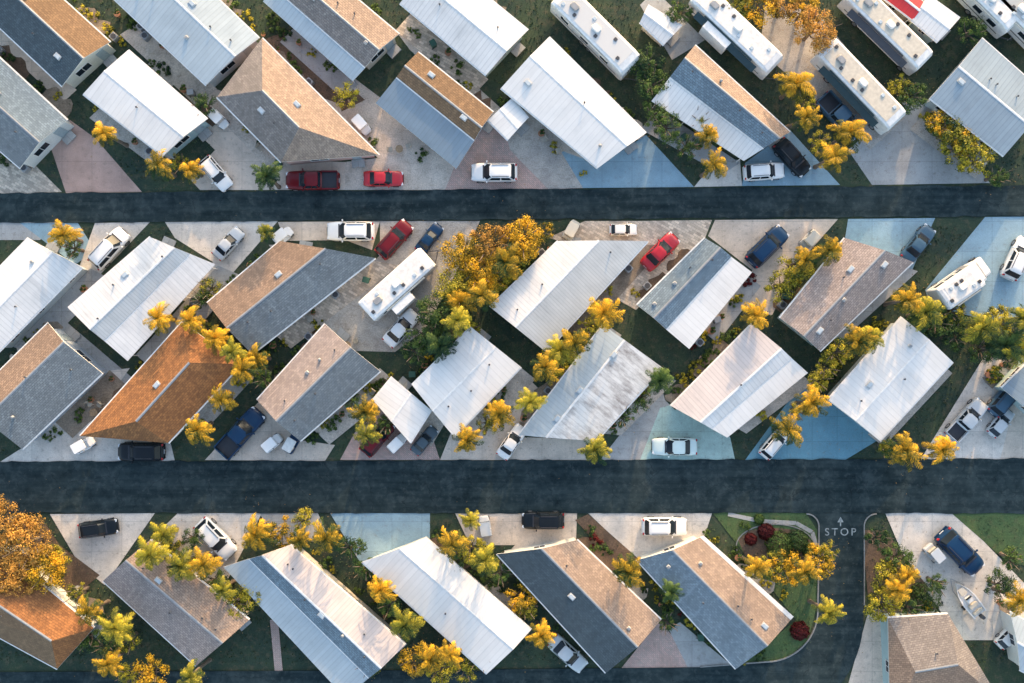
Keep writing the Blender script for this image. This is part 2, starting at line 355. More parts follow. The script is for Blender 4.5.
def flat_text(txt,px,py,size,name):
    cu=bpy.data.curves.new(name,'FONT'); cu.body=txt; cu.size=size; cu.align_x='CENTER'; cu.align_y='CENTER'; cu.space_character=1.4; cu.offset=.006
    o=bpy.data.objects.new(name,cu); COL.objects.link(o); dg=bpy.context.evaluated_depsgraph_get(); me=bpy.data.meshes.new_from_object(o.evaluated_get(dg)); bpy.data.objects.remove(o)
    me.materials.clear(); me.materials.append(MATS['line_paint']); p=G(px,py); q=structure(name,me); q.location=(p.x,p.y,ZR+.004); return q
flat_text('STOP',840,532,1.05,'road_marking')
mb=MB(); 
for pts in ([(839.5,526),(840.7,526),(840.7,521),(839.5,521)],[(837,522),(843.2,522),(840.1,516.5)]):
    mb.face([(G(*p).x,G(*p).y,ZR+.0055) for p in pts],'line_paint')
structure('road_marking',mb.mesh('road_marking'))

# ------------------------------------------------------------------ houses
def window_meshes(w,h):
    a=MB(); a.box((0,0,0),(w-.08,.05,h-.08),'glass'); f=MB()
    for c,d in (((0,-.01,h/2-.03),(w,.09,.06)),((0,-.01,-h/2+.03),(w,.09,.06)),((-w/2+.03,-.01,0),(.06,.09,h-.12)),((w/2-.03,-.01,0),(.06,.09,h-.12)),((0,-.02,0),(.04,.07,h-.12))): f.box(c,d,'trim_white')
    return a.mesh('window'),f.mesh('frame')
WM={k:window_meshes(*k) for k in ((1.2,1.0),(.8,.9),(1.8,1.1))}
dm=MB(); dm.box((0,0,0),(.9,.07,2.0),'door_paint'); DOOR=dm.mesh('door')
hm=MB(); hm.box((.33,-.06,0),(.12,.05,.04),'metal_grey'); HANDLE=hm.mesh('handle')
vm=MB(); vm.cyl((0,0,-.1),(0,0,.24),.06,.06,'metal_grey',8); vm.cyl((0,0,.24),(0,0,.30),.10,.08,'metal_dark',8); VENT=vm.mesh('roof_vent')
vm=MB(); vm.box((0,0,.04),(.34,.34,.22),'vent_cream',0,.05); vm.box((0,0,.17),(.24,.24,.06),'metal_grey',0,.04); BOXV=vm.mesh('roof_vent')
vm=MB(); vm.box((0,0,.0),(.7,.48,.16),'vent_cream'); vm.box((0,0,.1),(.58,.36,.08),'skylight_dome',0,.05); SKY=vm.mesh('skylight')
vm=MB(); vm.cyl((0,0,-.1),(0,0,.18),.12,.12,'metal_grey',10); vm.cyl((0,0,.18),(0,0,.31),.17,.07,'metal_grey',12); TURB=vm.mesh('roof_vent')
HOUSES=[]
def house(q,label,main,mats,ports=(),hip=0.0,wall=None,vents=4,name='mobile_home',cat='house',wins=3,post=True,dr='end',seed=None):  # mats: sunward slope first; brown and grey pairs hold painted sun and shade
    rr=random.Random(int(q[0][0]*7+q[0][1]*13)+5)
    ze=main[0][1]
    P=[G(p[0],p[1],ze) for p in q]; c=sum(P,Vector())/4; c.z=0; P=[Vector((p.x-c.x,p.y-c.y)) for p in P]
    Ln=((P[1]-P[0]).length+(P[2]-P[3]).length)/2; Wd=((P[3]-P[0]).length+(P[2]-P[1]).length)/2
    def B(s,t): return (P[0]*(1-s)+P[1]*s)*(1-t)+(P[3]*(1-s)+P[2]*s)*t
    cr=(P[1]-P[0]).cross(P[3]-P[0])
    root=thing(name,label,cat,c); wall=wall or rr.choice(WALLS)
    TH=.12
    AX=((P[1]-P[0])+(P[2]-P[3])).normalized()
    def UV(pts): return [(p[0]*AX.x+p[1]*AX.y+40,-p[0]*AX.y+p[1]*AX.x+40) for p in pts]
    def V(s,t,z): b=B(s,t); return (b.x,b.y,z)
    def up(f): return f if cr>0 else f[::-1]
    def hz(prof,t):
        for (t0,z0),(t1,z1) in zip(prof,prof[1:]):
            if t0-1e-6<=t<=t1+1e-6: return z0+(z1-z0)*(t-t0)/(t1-t0)
        return prof[-1][1]
    def sheet(prof,ms,nm,hp=0.0,fascia='trim_white'):
        mb=MB()
        def F(pts,m): pts=up(pts); mb.face(pts,m,UV(pts))
        if hp>0:
            (t0,z0),(tr,zr),(t1,z1)=prof
            a,b_,cc,d=V(0,t0,z0),V(1,t0,z0),V(1,t1,z1),V(0,t1,z1); e,f=V(hp,tr,zr),V(1-hp,tr,zr)
            F([a,b_,f,e],ms[0]); F([e,f,cc,d],ms[1]); F([b_,cc,f],ms[0]); F([d,a,e],ms[1])
            per=[a,b_,cc,d]
            for i in range(4):
                p,r=per[i],per[(i+1)%4]; mb.face([p,(p[0],p[1],p[2]-TH),(r[0],r[1],r[2]-TH),r],fascia)
            mb.face([(p[0],p[1],p[2]-TH) for p in per],fascia)
        else:
            for i,((ta,za),(tb,zb)) in enumerate(zip(prof,prof[1:])):
                for k in range(6):
                    s0,s1=k/6,(k+1)/6
                    F([V(s0,ta,za),V(s1,ta,za),V(s1,tb,zb),V(s0,tb,zb)],ms[i])
                mb.face(up([V(0,tb,zb-TH),V(1,tb,zb-TH),V(1,ta,za-TH),V(0,ta,za-TH)]),fascia)
                for s in (0,1): mb.face([V(s,ta,za),V(s,tb,zb),V(s,tb,zb-TH),V(s,ta,za-TH)],fascia)
            for t,z in (prof[0],prof[-1]): mb.face([V(0,t,z),V(1,t,z),V(1,t,z-TH),V(0,t,z-TH)],fascia)
        return obj(nm,mb.mesh(nm),root)
    roof=sheet(main,mats,'roof',hip)
    for (t,z),sg in ((main[0],-1),(main[-1],1)):
        a=Vector(V(0,t,z-.05)); b_=Vector(V(1,t,z-.05)); d=(b_-a).normalized(); nrm=Vector((d.y,-d.x,0)); 
        mid=Vector(V(.5,.5,z)); 
        if (a-mid).dot(nrm)<0: nrm=-nrm
        g=MB(); g.grid([[x+nrm*.003,x+nrm*.12,x+nrm*.12-Vector((0,0,.1)),x+nrm*.003-Vector((0,0,.1))] for x in (a,b_)],'trim_white',True,True); obj('gutter',g.mesh('gutter'),root)
    if len(main)==3:
        tr,zr=main[1]; hp=hip
        a=Vector(V(hp,tr,zr)); b_=Vector(V(1-hp,tr,zr)); d=(b_-a).normalized(); nrm=Vector((d.y,-d.x,0)); sl=(zr-ze)/(Wd/2)
        g=MB(); g.grid([[x+nrm*.12-Vector((0,0,.12*sl-.02)),x+Vector((0,0,.03)),x-nrm*.12-Vector((0,0,.12*sl-.02))] for x in (a,b_)],'metal_grey' if 'sh_' in mats[0] else 'trim_white',False)
        o=obj('ridge_cap',g.mesh('ridge_cap'),roof)
    t0,t1=main[0][0],main[-1][0]; dt=.38/Wd; ds=.4/Ln
    ts=[t0+dt]+[p[0] for p in main[1:-1]]+[t1-dt]; w=MB()
    def wh(t): return (hz(main,t) if hip==0 else ze)-TH-.01
    for t in (ts[0],ts[-1]):
        w.face([V(ds,t,0),V(1-ds,t,0),V(1-ds,t,wh(t)),V(ds,t,wh(t))],wall)
    for s in (ds,1-ds):
        w.face([V(s,ts[0],0),V(s,ts[-1],0)]+[V(s,t,wh(t)) for t in ts[::-1]],wall)
    obj('wall',w.mesh('wall'),root)
    def onwall(a,b_,f,z,kind):
        a=Vector(a);b_=Vector(b_);p=a.lerp(b_,f); d=(b_-a).normalized(); n=Vector((d.y,-d.x,0)); mid=Vector(V(.5,(t0+t1)/2,0))
        if (p-mid).dot(n)<0: n=-n
        rz=math.atan2(n.y,n.x)+math.pi/2; p=p+n*.015; p.z=z
        if kind=='door':
            o=obj('door',DOOR,root,p,rz); obj('handle',HANDLE,o); 
            st=MB(); st.box((0,-.45,-.92),(1.3,.8,.16),'concrete_grey'); obj('step',st.mesh('step'),root,p,rz)
        else:
            o=obj('window',WM[kind][0],root,p,rz); obj('frame',WM[kind][1],o)
    zc=min(1.55,ze-.95)
    for t in (ts[0],ts[-1]):
        for i in range(wins):
            onwall(V(ds,t,0),V(1-ds,t,0),(i+.5)/wins+rr.uniform(-.04,.04),zc,rr.choice([(1.2,1.0),(.8,.9),(1.2,1.0)]))
    onwall(V(1-ds,ts[0],0),V(1-ds,ts[-1],0),.62,zc,(1.8,1.1)); onwall(V(ds,ts[0],0),V(ds,ts[-1],0),.5,zc,(1.2,1.0))
    onwall(V(1-ds,ts[0],0),V(1-ds,ts[-1],0),.2,1.06,'door')
    for pt in ports:
        ta,tb,za,zb,mt=pt[:5]; s0,s1=(pt[5],pt[6]) if len(pt)>6 else (0,1)
        mb=MB()
        for k in range(6):
            u0,u1=s0+(s1-s0)*k/6,s0+(s1-s0)*(k+1)/6
            pp=up([V(u0,ta,za),V(u1,ta,za),V(u1,tb,zb),V(u0,tb,zb)]); mb.face(pp,mt,UV(pp))
        mb.face(up([V(s0,tb,zb-.1),V(s1,tb,zb-.1),V(s1,ta,za-.1),V(s0,ta,za-.1)]),'trim_white')
        per=[V(s0,ta,za),V(s1,ta,za),V(s1,tb,zb),V(s0,tb,zb)]
        for i in range(4):
            p,r=per[i],per[(i+1)%4]; mb.face([p,(p[0],p[1],p[2]-.1),(r[0],r[1],r[2]-.1),r],'trim_white')
        obj('carport_roof',mb.mesh('carport_roof'),root)
        if post:
            far=tb if abs(tb-.5)>abs(ta-.5) else ta; zf=zb if far==tb else za; k=.2/Wd*(1 if far<.5 else -1)
            for i in range(4):
                s=s0+(s1-s0)*(.04+.92*i/3); p=V(s,far+k,0); g=MB(); g.cyl((0,0,0),(0,0,zf-.11),.05,.05,'trim_white',6); obj('post',g.mesh('post'),root,p)
    ax=math.atan2((P[1]-P[0]).y,(P[1]-P[0]).x)
    for i in range(vents):
        s=(i+.5)/vents+rr.uniform(-.06,.06); s=min(max(s,.12+hip),.88-hip); t=t0+(t1-t0)*rr.choice([.3,.36,.62,.7]) 
        z=hz(main,t); me=rr.choice([VENT,VENT,BOXV,VENT,SKY,TURB]); b=B(s,t); obj(me.name.split('.')[0],me,roof,(b.x,b.y,z+.03),ax)
    HOUSES.append((q,B,c,Ln,Wd,cr))
    return root
def gab(z=2.7,r=1.0,m=.5,a=0,b=1): return [(a,z),(m,z+r),(b,z)]
def low(z=2.7,r=.35,m=.5,a=0,b=1): return [(a,z),(m,z+r),(b,z)]
# top row
house([(22,-38),(110,42),(62,86),(-35,-5)],'sunlit brown and shaded dark grey shingled gable house with white-trimmed eaves',gab(2.7,1.1,.45),['sh_rust','sh_shaded'],wall='siding_4')  # sunlit and shaded slopes are given separate shingle colours
house([(-20,40),(67,120),(20,168),(-65,95)],'blue-grey roofed house with white front porch and pavers',gab(2.7,.8),['sh_blue','sh_grey'],wall='siding_0',vents=3)
house([(128,50),(207,119),(163,156),(83,94)],'long white metal-roofed mobile home beside dark lawn',low(),['roof_white_clean','roof_white_clean'],wall='siding_3',vents=1)
house([(172,-45),(259,38),(206,85),(110,-5)],'pale blue metal-roofed mobile home with roof skylights',low(2.7,.5,.42),['roof_cool','roof_cool'],vents=6,wall='siding_1')
house([(262,38),(379,155),(281,162),(217,97)],'large tan hip-roofed house with pink walls',gab(2.8,1.6,.5),['sh_tan','sh_taupe'],hip=.3,wall='siding_pink',vents=3,name='house')
house([(305,-45),(399,34),(352,80),(262,0)],'taupe shingled mobile home with white side awning',gab(2.7,.8,.4,0,.72),['sh_tan','sh_taupe'],ports=[(.725,1,2.6,2.35,'roof_cool')],vents=5)
house([(418,52),(493,112),(456,168),(375,102)],'mobile home with rust brown roof and blue-grey carport',gab(2.7,.5,.3,0,.5),['sh_rust','sh_rust'],ports=[(.505,1,2.65,2.3,'roof_blue_grey')],vents=2,wall='siding_1')
house([(440,-42),(528,30),(486,75),(400,3)],'white metal-roofed mobile home with long ridge',low(2.7,.5),['roof_white_clean','roof_white'],vents=2)
house([(549,37),(646,133),(598,168),(501,88)],'bright white metal-roofed mobile home over blue driveway',low(2.7,.45,.4),['roof_white_clean','roof_white_clean'],vents=3,wall='siding_4')
house([(695,45),(790,132),(745,160),(652,100)],'mobile home with brown and grey roof and white carport',gab(2.7,.8,.28,0,.58),['sh_tan','sh_blue'],ports=[(.585,1,2.6,2.3,'roof_white')],vents=4,wall='siding_0')
house([(982,38),(1050,98),(1004,156),(930,98)],'blue-grey ribbed metal-roofed mobile home with tree alongside',low(2.7,.5),['roof_steel','roof_steel'],vents=5,wall='siding_1')
house([(648,5),(682,26),(664,45),(640,22)],'small white metal garden shed beside driveway',low(2.2,.2),['roof_white','roof_white'],vents=0,name='shed',cat='shed',wins=1)
house([(512,98),(528,118),(508,140),(488,120)],'small white flat porch cover beside brown-roofed home',low(2.3,.12),['roof_white_clean','roof_white_clean'],vents=0,name='porch',cat='porch',wins=1)
# middle upper rank
house([(-62,330),(28,238),(82,267),(-2,352)],'white ribbed metal-roofed mobile home by the road',low(2.7,.45),['roof_white_clean','roof_white'],vents=3)
house([(68,308),(150,237),(214,264),(126,361)],'weathered white ribbed-roof mobile home with grey strip',low(2.7,.4,.4,0,.62),['roof_white','roof_silver'],ports=[(.625,1,2.65,2.35,'roof_white')],vents=4)
house([(207,303),(280,241),(375,258),(252,354)],'sunlit brown and shaded grey shingled mobile home with angled front',gab(2.7,.9,.5),['sh_brown','sh_grey'],vents=4,wall='siding_1')  # upper-left slope takes a sun colour, the other a shade colour
house([(490,307),(558,241),(648,241),(546,352)],'pale grey metal-roofed mobile home with angled front',low(2.7,.5,.45),['roof_white','roof_silver'],vents=3)
house([(637,305),(705,238),(753,272),(690,349)],'blue-grey roofed mobile home with white carport strip',gab(2.7,.6,.3,0,.55),['sh_blue','sh_blue'],ports=[(.555,1,2.62,2.35,'roof_white_clean')],vents=4)
house([(780,318),(845,238),(913,262),(820,351)],'pinkish tan roofed mobile home with grey gutters',gab(2.7,.7,.55),['sh_pink','sh_mauve'],vents=6)
# middle lower rank
house([(-30,400),(48,323),(102,373),(22,449)],'shaded grey shingled mobile home with sunlit brown upper slope',gab(2.7,.9,.38),['sh_brown','sh_grey'],vents=3)  # warm light on the upper slope is put into its brown shingle
house([(80,436),(182,322),(241,364),(168,443)],'orange brown tiled hip-roofed house beside palms',gab(2.8,1.3,.5),['sh_orange','sh_orange'],hip=.2,vents=1,name='house',wall='siding_2')
house([(257,400),(325,324),(380,371),(300,441)],'sunlit tan and shaded grey shingled mobile home with roof vents',gab(2.7,.9,.5),['sh_pink','sh_grey'],vents=6)  # tan stands for sun and grey for shade on one roof
house([(412,385),(471,327),(521,367),(454,437)],'white flat-roofed mobile home with roof vents',low(2.8,.3),['roof_white_clean','roof_white_clean'],vents=3)
house([(373,400),(392,377),(431,410),(410,443)],'plain white flat carport roof on posts',low(2.5,.12),['roof_white_clean','roof_white_clean'],vents=0,name='carport',cat='carport',wins=1)
house([(519,435),(603,325),(663,368),(596,441)],'white ribbed metal-roofed home heavily streaked with dark mildew',low(2.7,.5,.35),['roof_cool','roof_stained'],vents=3)
house([(671,406),(752,324),(809,373),(728,438)],'pinkish white ribbed-roof mobile home with pale green driveway',low(2.7,.4,.5,0,.7),['roof_pink','roof_white'],ports=[(.705,1,2.65,2.4,'roof_white_clean')],vents=1)
house([(828,400),(902,317),(953,362),(880,441)],'bright white metal-roofed mobile home over teal driveway',low(2.7,.4),['roof_white_clean','roof_white_clean'],vents=4)
house([(1002,388),(1040,350),(1090,385),(1060,440)],'teal-roofed mobile home behind parked cars',low(2.7,.4),['roof_blue_grey','roof_blue_grey'],vents=1)
# bottom row
house([(-12,540),(94,628),(57,669),(-70,600)],'orange brown hip-roofed house under large golden tree',gab(2.7,1.3,.5),['sh_orange','sh_rust'],hip=.15,vents=1,name='house')
house([(150,540),(249,620),(196,666),(103,581)],'taupe shingled mobile home with streaked roof',gab(2.7,.8,.45),['sh_tan','sh_mauve'],vents=5)
house([(290,545),(405,645),(345,700),(222,568)],'pale blue-grey roofed mobile home with white carport',gab(2.7,.7,.38,0,.6),['roof_pink','sh_blue'],ports=[(.605,1,2.6,2.3,'roof_cool')],vents=7)
house([(425,538),(531,630),(487,674),(362,562)],'long bright white metal-roofed mobile home',low(2.7,.5,.4),['roof_white_clean','roof_white_clean'],vents=1)
house([(577,540),(661,620),(606,673),(497,554)],'sunlit brown and shaded dark grey shingled gable mobile home',gab(2.7,1.0,.45),['sh_tan','sh_shaded'],vents=3)  # sun and shade painted as two shingle tones
house([(704,536),(794,617),(736,669),(637,560)],'sunlit tan and shaded blue-grey gabled mobile home with white trim',gab(2.7,.9,.5,.06,1),['sh_tan','sh_blue'],ports=[(0,.055,2.6,2.68,'roof_white_clean')],vents=6,post=False)  # tan slope carries painted sun, blue-grey slope painted shade
house([(888,618),(948,614),(1000,700),(890,725)],'brown shingled hip-roofed house by the side street',gab(2.7,1.1,.5),['sh_taupe','sh_brown'],hip=.25,vents=1,name='house')
house([(1010,612),(1060,640),(1080,700),(1020,670)],'blue-grey roofed mobile home beside concrete yard',low(2.7,.4),['roof_cool','roof_cool'],vents=2)
house([(885,-30),(925,3),(913,20),(880,-5)],'red metal-roofed garden shed',low(2.4,.2),['roof_red','roof_red'],vents=0,name='shed',cat='shed',wins=1)
house([(928,-5),(960,18),(938,42),(912,20)],'small white roofed shed next to red shed',low(2.4,.2),['roof_white','roof_white'],vents=0,name='shed',cat='shed',wins=1)

# ------------------------------------------------------------------ vehicles
def wheel_tree(r,w):
    t=MB(); t.cyl((0,-w/2,0),(0,w/2,0),r,r,'rubber',18)
    i=MB(); 
    for s in (-1,1):
        i.cyl((0,s*w*.5,0),(0,s*(w*.5+.012),0),r*.62,r*.55,'rim_metal',14)
        for k in range(5):
            a=k*2*math.pi/5; i.box((r*.32*math.cos(a),s*(w*.5+.018),r*.32*math.sin(a)),(.05,.012,.05),'metal_dark')
    h=MB(); h.cyl((0,-w*.5-.02,0),(0,w*.5+.02,0),r*.15,r*.15,'metal_grey',8)
    return ('wheel',h.mesh('wheel'),None,0,[('tyre',t.mesh('tyre')),('rim',i.mesh('rim'))])
WH={}
def wheels(r,w,pos):
    k=(r,w)
    if k not in WH: WH[k]=wheel_tree(r,w)
    t=WH[k]; return [(t[0],t[1],(x,y,r),0,t[4]) for x,y in pos]
CC={}
SPEC={ # L,W,H,belt,cowl,roof_f,roof_r,rear_base,hoodfront
 'sedan':(4.7,1.84,1.45,.92,.95,.30,-.95,-1.65,.72),'hatch':(4.2,1.78,1.5,.95,.85,.25,-1.3,-1.95,.75),
 'suv':(4.75,1.95,1.75,1.08,1.05,.45,-1.75,-2.22,.92),'van':(5.1,2.02,1.85,1.08,1.45,.75,-2.05,-2.42,.85),'pickup':(5.7,2.02,1.85,1.15,1.25,.65,-.75,-.95,1.0)}
def car(kind,pc):
    key=(kind,pc)
    if key in CC: return CC[key]
    Ln,W,Ht,belt,cowl,rf,rr_,rb,hf=SPEC[kind]; pm='paint_'+pc; h=Ln/2; w=W/2
    pick=kind=='pickup'
    zr=belt if not pick else .72
    R_=[(-h,.74,.60 if not pick else .6,.45),(-h+.05,.87,zr-.12,.3),(-h+.2,.95,zr-.02,.24)]
    if pick: R_+=[(-1.05,1,zr,.22),(-1.0,1,belt,.22)]
    else: R_+=[(-h+.7,1,zr,.22)]
    R_+=[(0,1,belt,.22),(cowl-.1,1,belt,.22),(cowl+.35,.985,belt-.02,.22),(h-.55,.95,(belt+hf)/2+.03,.22),(h-.22,.9,hf,.24),(h-.07,.8,hf-.12,.3),(h,.66,hf-.28,.42)]
    rings=[]
    for x,wf,zt,zb in R_:
        ww=w*wf; c=.05; half=[(0,zt+c),(.45*ww,zt+c*.85),(.78*ww,zt+c*.3),(.93*ww,zt-.05),(ww,zt-.16),(ww*1.0,(zt+zb)/2),(.97*ww,zb+.06),(.85*ww,zb)]
        rings.append([(x,y,z) for y,z in half]+[(x,-y,z) for y,z in half[::-1][:-1]])
    b=MB(); b.grid(rings,pm,True,True)
    parts=[]
    def outl(x0,x1,ww,z,fc=.35,rc=.16): return [Vector(p+(z,)) for p in ((x0,-.78*ww),(x0+rc,-ww),(x1-fc,-ww),(x1,-.62*ww),(x1,.62*ww),(x1-fc,ww),(x0+rc,ww),(x0,.78*ww))]
    bo=outl(rb,cowl,w*.92,belt+.0,.4,.2); tp=outl(rr_,rf,w*.74,Ht-.05,.22,.12); tt=outl(rr_+.08,rf-.1,w*.64,Ht,.2,.1)
    low_=[p-Vector((0,0,.06)) for p in bo]
    b.grid([low_,bo,tp],pm,True,False)
    parts.append(('body',b.mesh('body',True)))
    rm=MB(); rm.grid([tp,tt,[p*.5+Vector(((rr_+rf)/4,0,Ht*.5+.012)) for p in tt]],pm,True,True); parts.append(('roof',rm.mesh('roof',True)))
    def strip(idx,nm,v0=.08,v1=.95,e0=0,e1=0):
        g=MB(); pb=[];pt=[]
        cen=Vector(((rb+cowl)/2,0,belt))
        for k,i in enumerate(idx):
            B_,T_=bo[i].copy(),tp[i].copy()
            if k==0 and e0: B_=B_.lerp(bo[idx[1]],e0);T_=T_.lerp(tp[idx[1]],e0)
            if k==len(idx)-1 and e1: B_=B_.lerp(bo[idx[-2]],e1);T_=T_.lerp(tp[idx[-2]],e1)
            o=(B_-cen); o.z=0; o.normalize(); o=o*.014+Vector((0,0,.012))
            pb.append(B_.lerp(T_,v0)+o); pt.append(B_.lerp(T_,v1)+o)
        g.grid([pb,pt],'glass',False); return (nm,g.mesh(nm))
    parts.append(strip([2,3,4,5],'windshield',.04,.97,.25,.25)); parts.append(strip([6,7,0,1],'rear_window',.12,.93,.35,.35))
    for i0,i1 in ((1,2),(5,6)):
        for a,bb in ((.03,.48),(.53,.95)):
            g=MB(); s=-1 if i0==1 else 1; o=Vector((0,s*.014,.004))
            q=[bo[i0].lerp(bo[i1],a).lerp(tp[i0].lerp(tp[i1],a),.1),bo[i0].lerp(bo[i1],bb).lerp(tp[i0].lerp(tp[i1],bb),.1),bo[i0].lerp(bo[i1],bb).lerp(tp[i0].lerp(tp[i1],bb),.9),bo[i0].lerp(bo[i1],a).lerp(tp[i0].lerp(tp[i1],a),.9)]
            g.face([p+o for p in q],'glass'); parts.append(('side_window',g.mesh('side_window')))
    g=MB(); x0,x1=cowl+.12,h-.3; 
    g.grid([[(x0,-w*.72,belt+.035),(x0,0,belt+.062),(x0,w*.72,belt+.035)],[(x1,-w*.62,hf+.035),(x1,0,hf+.07),(x1,w*.62,hf+.035)]],pm,False); parts.append(('hood',g.mesh('hood',True)))
    g=MB(); g.box((cowl+.05,0,belt+.03),(.14,W*.72,.04),'plastic_dark'); parts.append(('cowl',g.mesh('cowl')))
    for s in (-1,1):
        g=MB(); g.box((h-.2,s*w*.68,hf-.09),(.34,.34,.14),'lamp_clear',-s*.35,.05); parts.append(('headlight',g.mesh('headlight')))
        g=MB(); g.box((-h+.09,s*w*.74,zr-.13),(.16,.26,.2),'lamp_red',s*.2,.04); parts.append(('taillight',g.mesh('taillight')))
        g=MB(); g.box((cowl-.3,s*(w+.09),belt+.06),(.14,.24,.15),pm,0,.04); g.box((cowl-.3,s*(w-.04),belt+.02),(.06,.12,.05),'plastic_dark'); parts.append(('mirror',g.mesh('mirror')))
        if kind in('suv','van'):
            g=MB(); g.box(((rr_+rf)/2,s*w*.62,Ht+.035),((rf-rr_)*.8,.05,.05),'metal_dark'); parts.append(('roof_rail',g.mesh('roof_rail')))
    g=MB(); g.box((h-.02,0,hf-.26),(.1,W*.45,.16),'plastic_dark'); parts.append(('grille',g.mesh('grille')))
    g=MB(); g.box((-h+.0,0,.45),(.12,W*.8,.2),pm,0,.05); parts.append(('rear_bumper',g.mesh('rear_bumper')))
    g=MB(); g.box((-h-.015,0,.62 if not pick else .6),(.03,.5,.12),'lamp_clear'); parts.append(('licence_plate',g.mesh('licence_plate')))
    if pick:
        g=MB(); x0,x1=-h+.12,-1.0
        for s in (-1,1): g.box(((x0+x1)/2,s*(w-.07),.95),(x1-x0,.13,.5),pm,0,.03)
        g.box((x0,0,.95),(.1,W-.28,.5),pm,0,.03); g.box(((x0+x1)/2+.02,0,.79),(x1-x0-.12,W-.3,.06),'plastic_dark'); parts.append(('cargo_bed',g.mesh('cargo_bed')))
    r=.34 if kind in('sedan','hatch') else .38
    parts+=wheels(r,.24,[(h-.92,w-.11),(h-.92,-w+.11),(-h+.95,w-.11),(-h+.95,-w+.11)])
    CC[key]=parts; return parts
VEH=[]
CN={'white':'white','silver':'silver','black':'black','navy':'dark navy blue','red':'bright red','darkred':'dark maroon','grey':'dark grey','slate':'slate blue-grey','mint':'pale white-green','beige':'beige'}
KN={'sedan':('parked_car','sedan','car'),'hatch':('parked_car','hatchback','car'),'suv':('parked_car','suv','car'),'van':('parked_van','minivan','van'),'pickup':('pickup_truck','pickup truck','truck')}
def V_(px,py,ang,kind,pc,where,sc=1.0):
    p=G(px,py,1.0)
    n=KN[kind]
    spawn(car(kind,pc),n[0],'%s %s parked on %s'%(CN[pc],n[1],where),n[2],(p.x,p.y,.065),math.radians(ang),sc,'vehicles parked in driveways'); VEH.append((px,py))
V_(312,180,180,'pickup','darkred','concrete driveway beside the road',.92)
V_(383,178,0,'sedan','red','pale driveway beside the road',.84)
V_(494,172,180,'suv','white','pink paver driveway',.95)
V_(215,173,-50,'suv','white','pale driveway beside white-roofed home',.8)
V_(765,171,4,'suv','white','blue driveway',.84)
V_(793,157,-48,'suv','black','driveway beside carport',.88)
V_(108,248,48,'van','white','pale driveway',.9)
V_(227,243,48,'sedan','silver','pale driveway',.78)
V_(350,231,180,'suv','white','driveway beside the road',.97)
V_(394,239,48,'suv','darkred','grey gravel driveway',.9)
V_(429,238,52,'sedan','navy','grey gravel driveway',.72)
V_(624,229,0,'hatch','white','beige paver driveway',.65)
V_(661,251,45,'sedan','red','beige paver driveway',.92)
V_(768,246,45,'suv','navy','beige concrete driveway',.98)
V_(920,243,52,'sedan','slate','blue driveway',.88)
V_(1019,258,65,'suv','white','blue driveway',.92)
V_(140,452,180,'suv','black','pale driveway beside the road',.95)
V_(240,433,48,'pickup','navy','beige driveway',1.0)
V_(377,438,50,'suv','darkred','paver driveway under a palm',.85)
V_(424,441,50,'sedan','grey','driveway beside white carport',.68)
V_(512,442,55,'sedan','white','beige driveway',.8)
V_(401,328,48,'sedan','white','gravel driveway by a trailer',.9)
V_(675,447,180,'sedan','mint','pale green driveway',.95)
V_(776,443,50,'suv','white','teal driveway under palms',.75)
V_(968,420,48,'pickup','silver','concrete driveway',.85)
V_(1003,423,50,'hatch','silver','concrete driveway',.75)
V_(1007,398,50,'suv','slate','driveway beside teal-roofed home',.85)
V_(97,529,8,'suv','black','pale driveway',.82)
V_(215,539,-46,'suv','white','pale concrete driveway',.98)
V_(543,521,180,'suv','black','beige driveway beside the road',.88)
V_(665,527,0,'suv','white','pale driveway beside the road',.93)
V_(961,552,-46,'suv','navy','concrete driveway',1.1)
V_(568,655,-42,'sedan','silver','driveway beside brown-roofed home',.92)
V_(1012,636,45,'hatch','white','concrete yard',.75)
V_(841,116,-48,'pickup','slate','gravel beside a long trailer',.95)
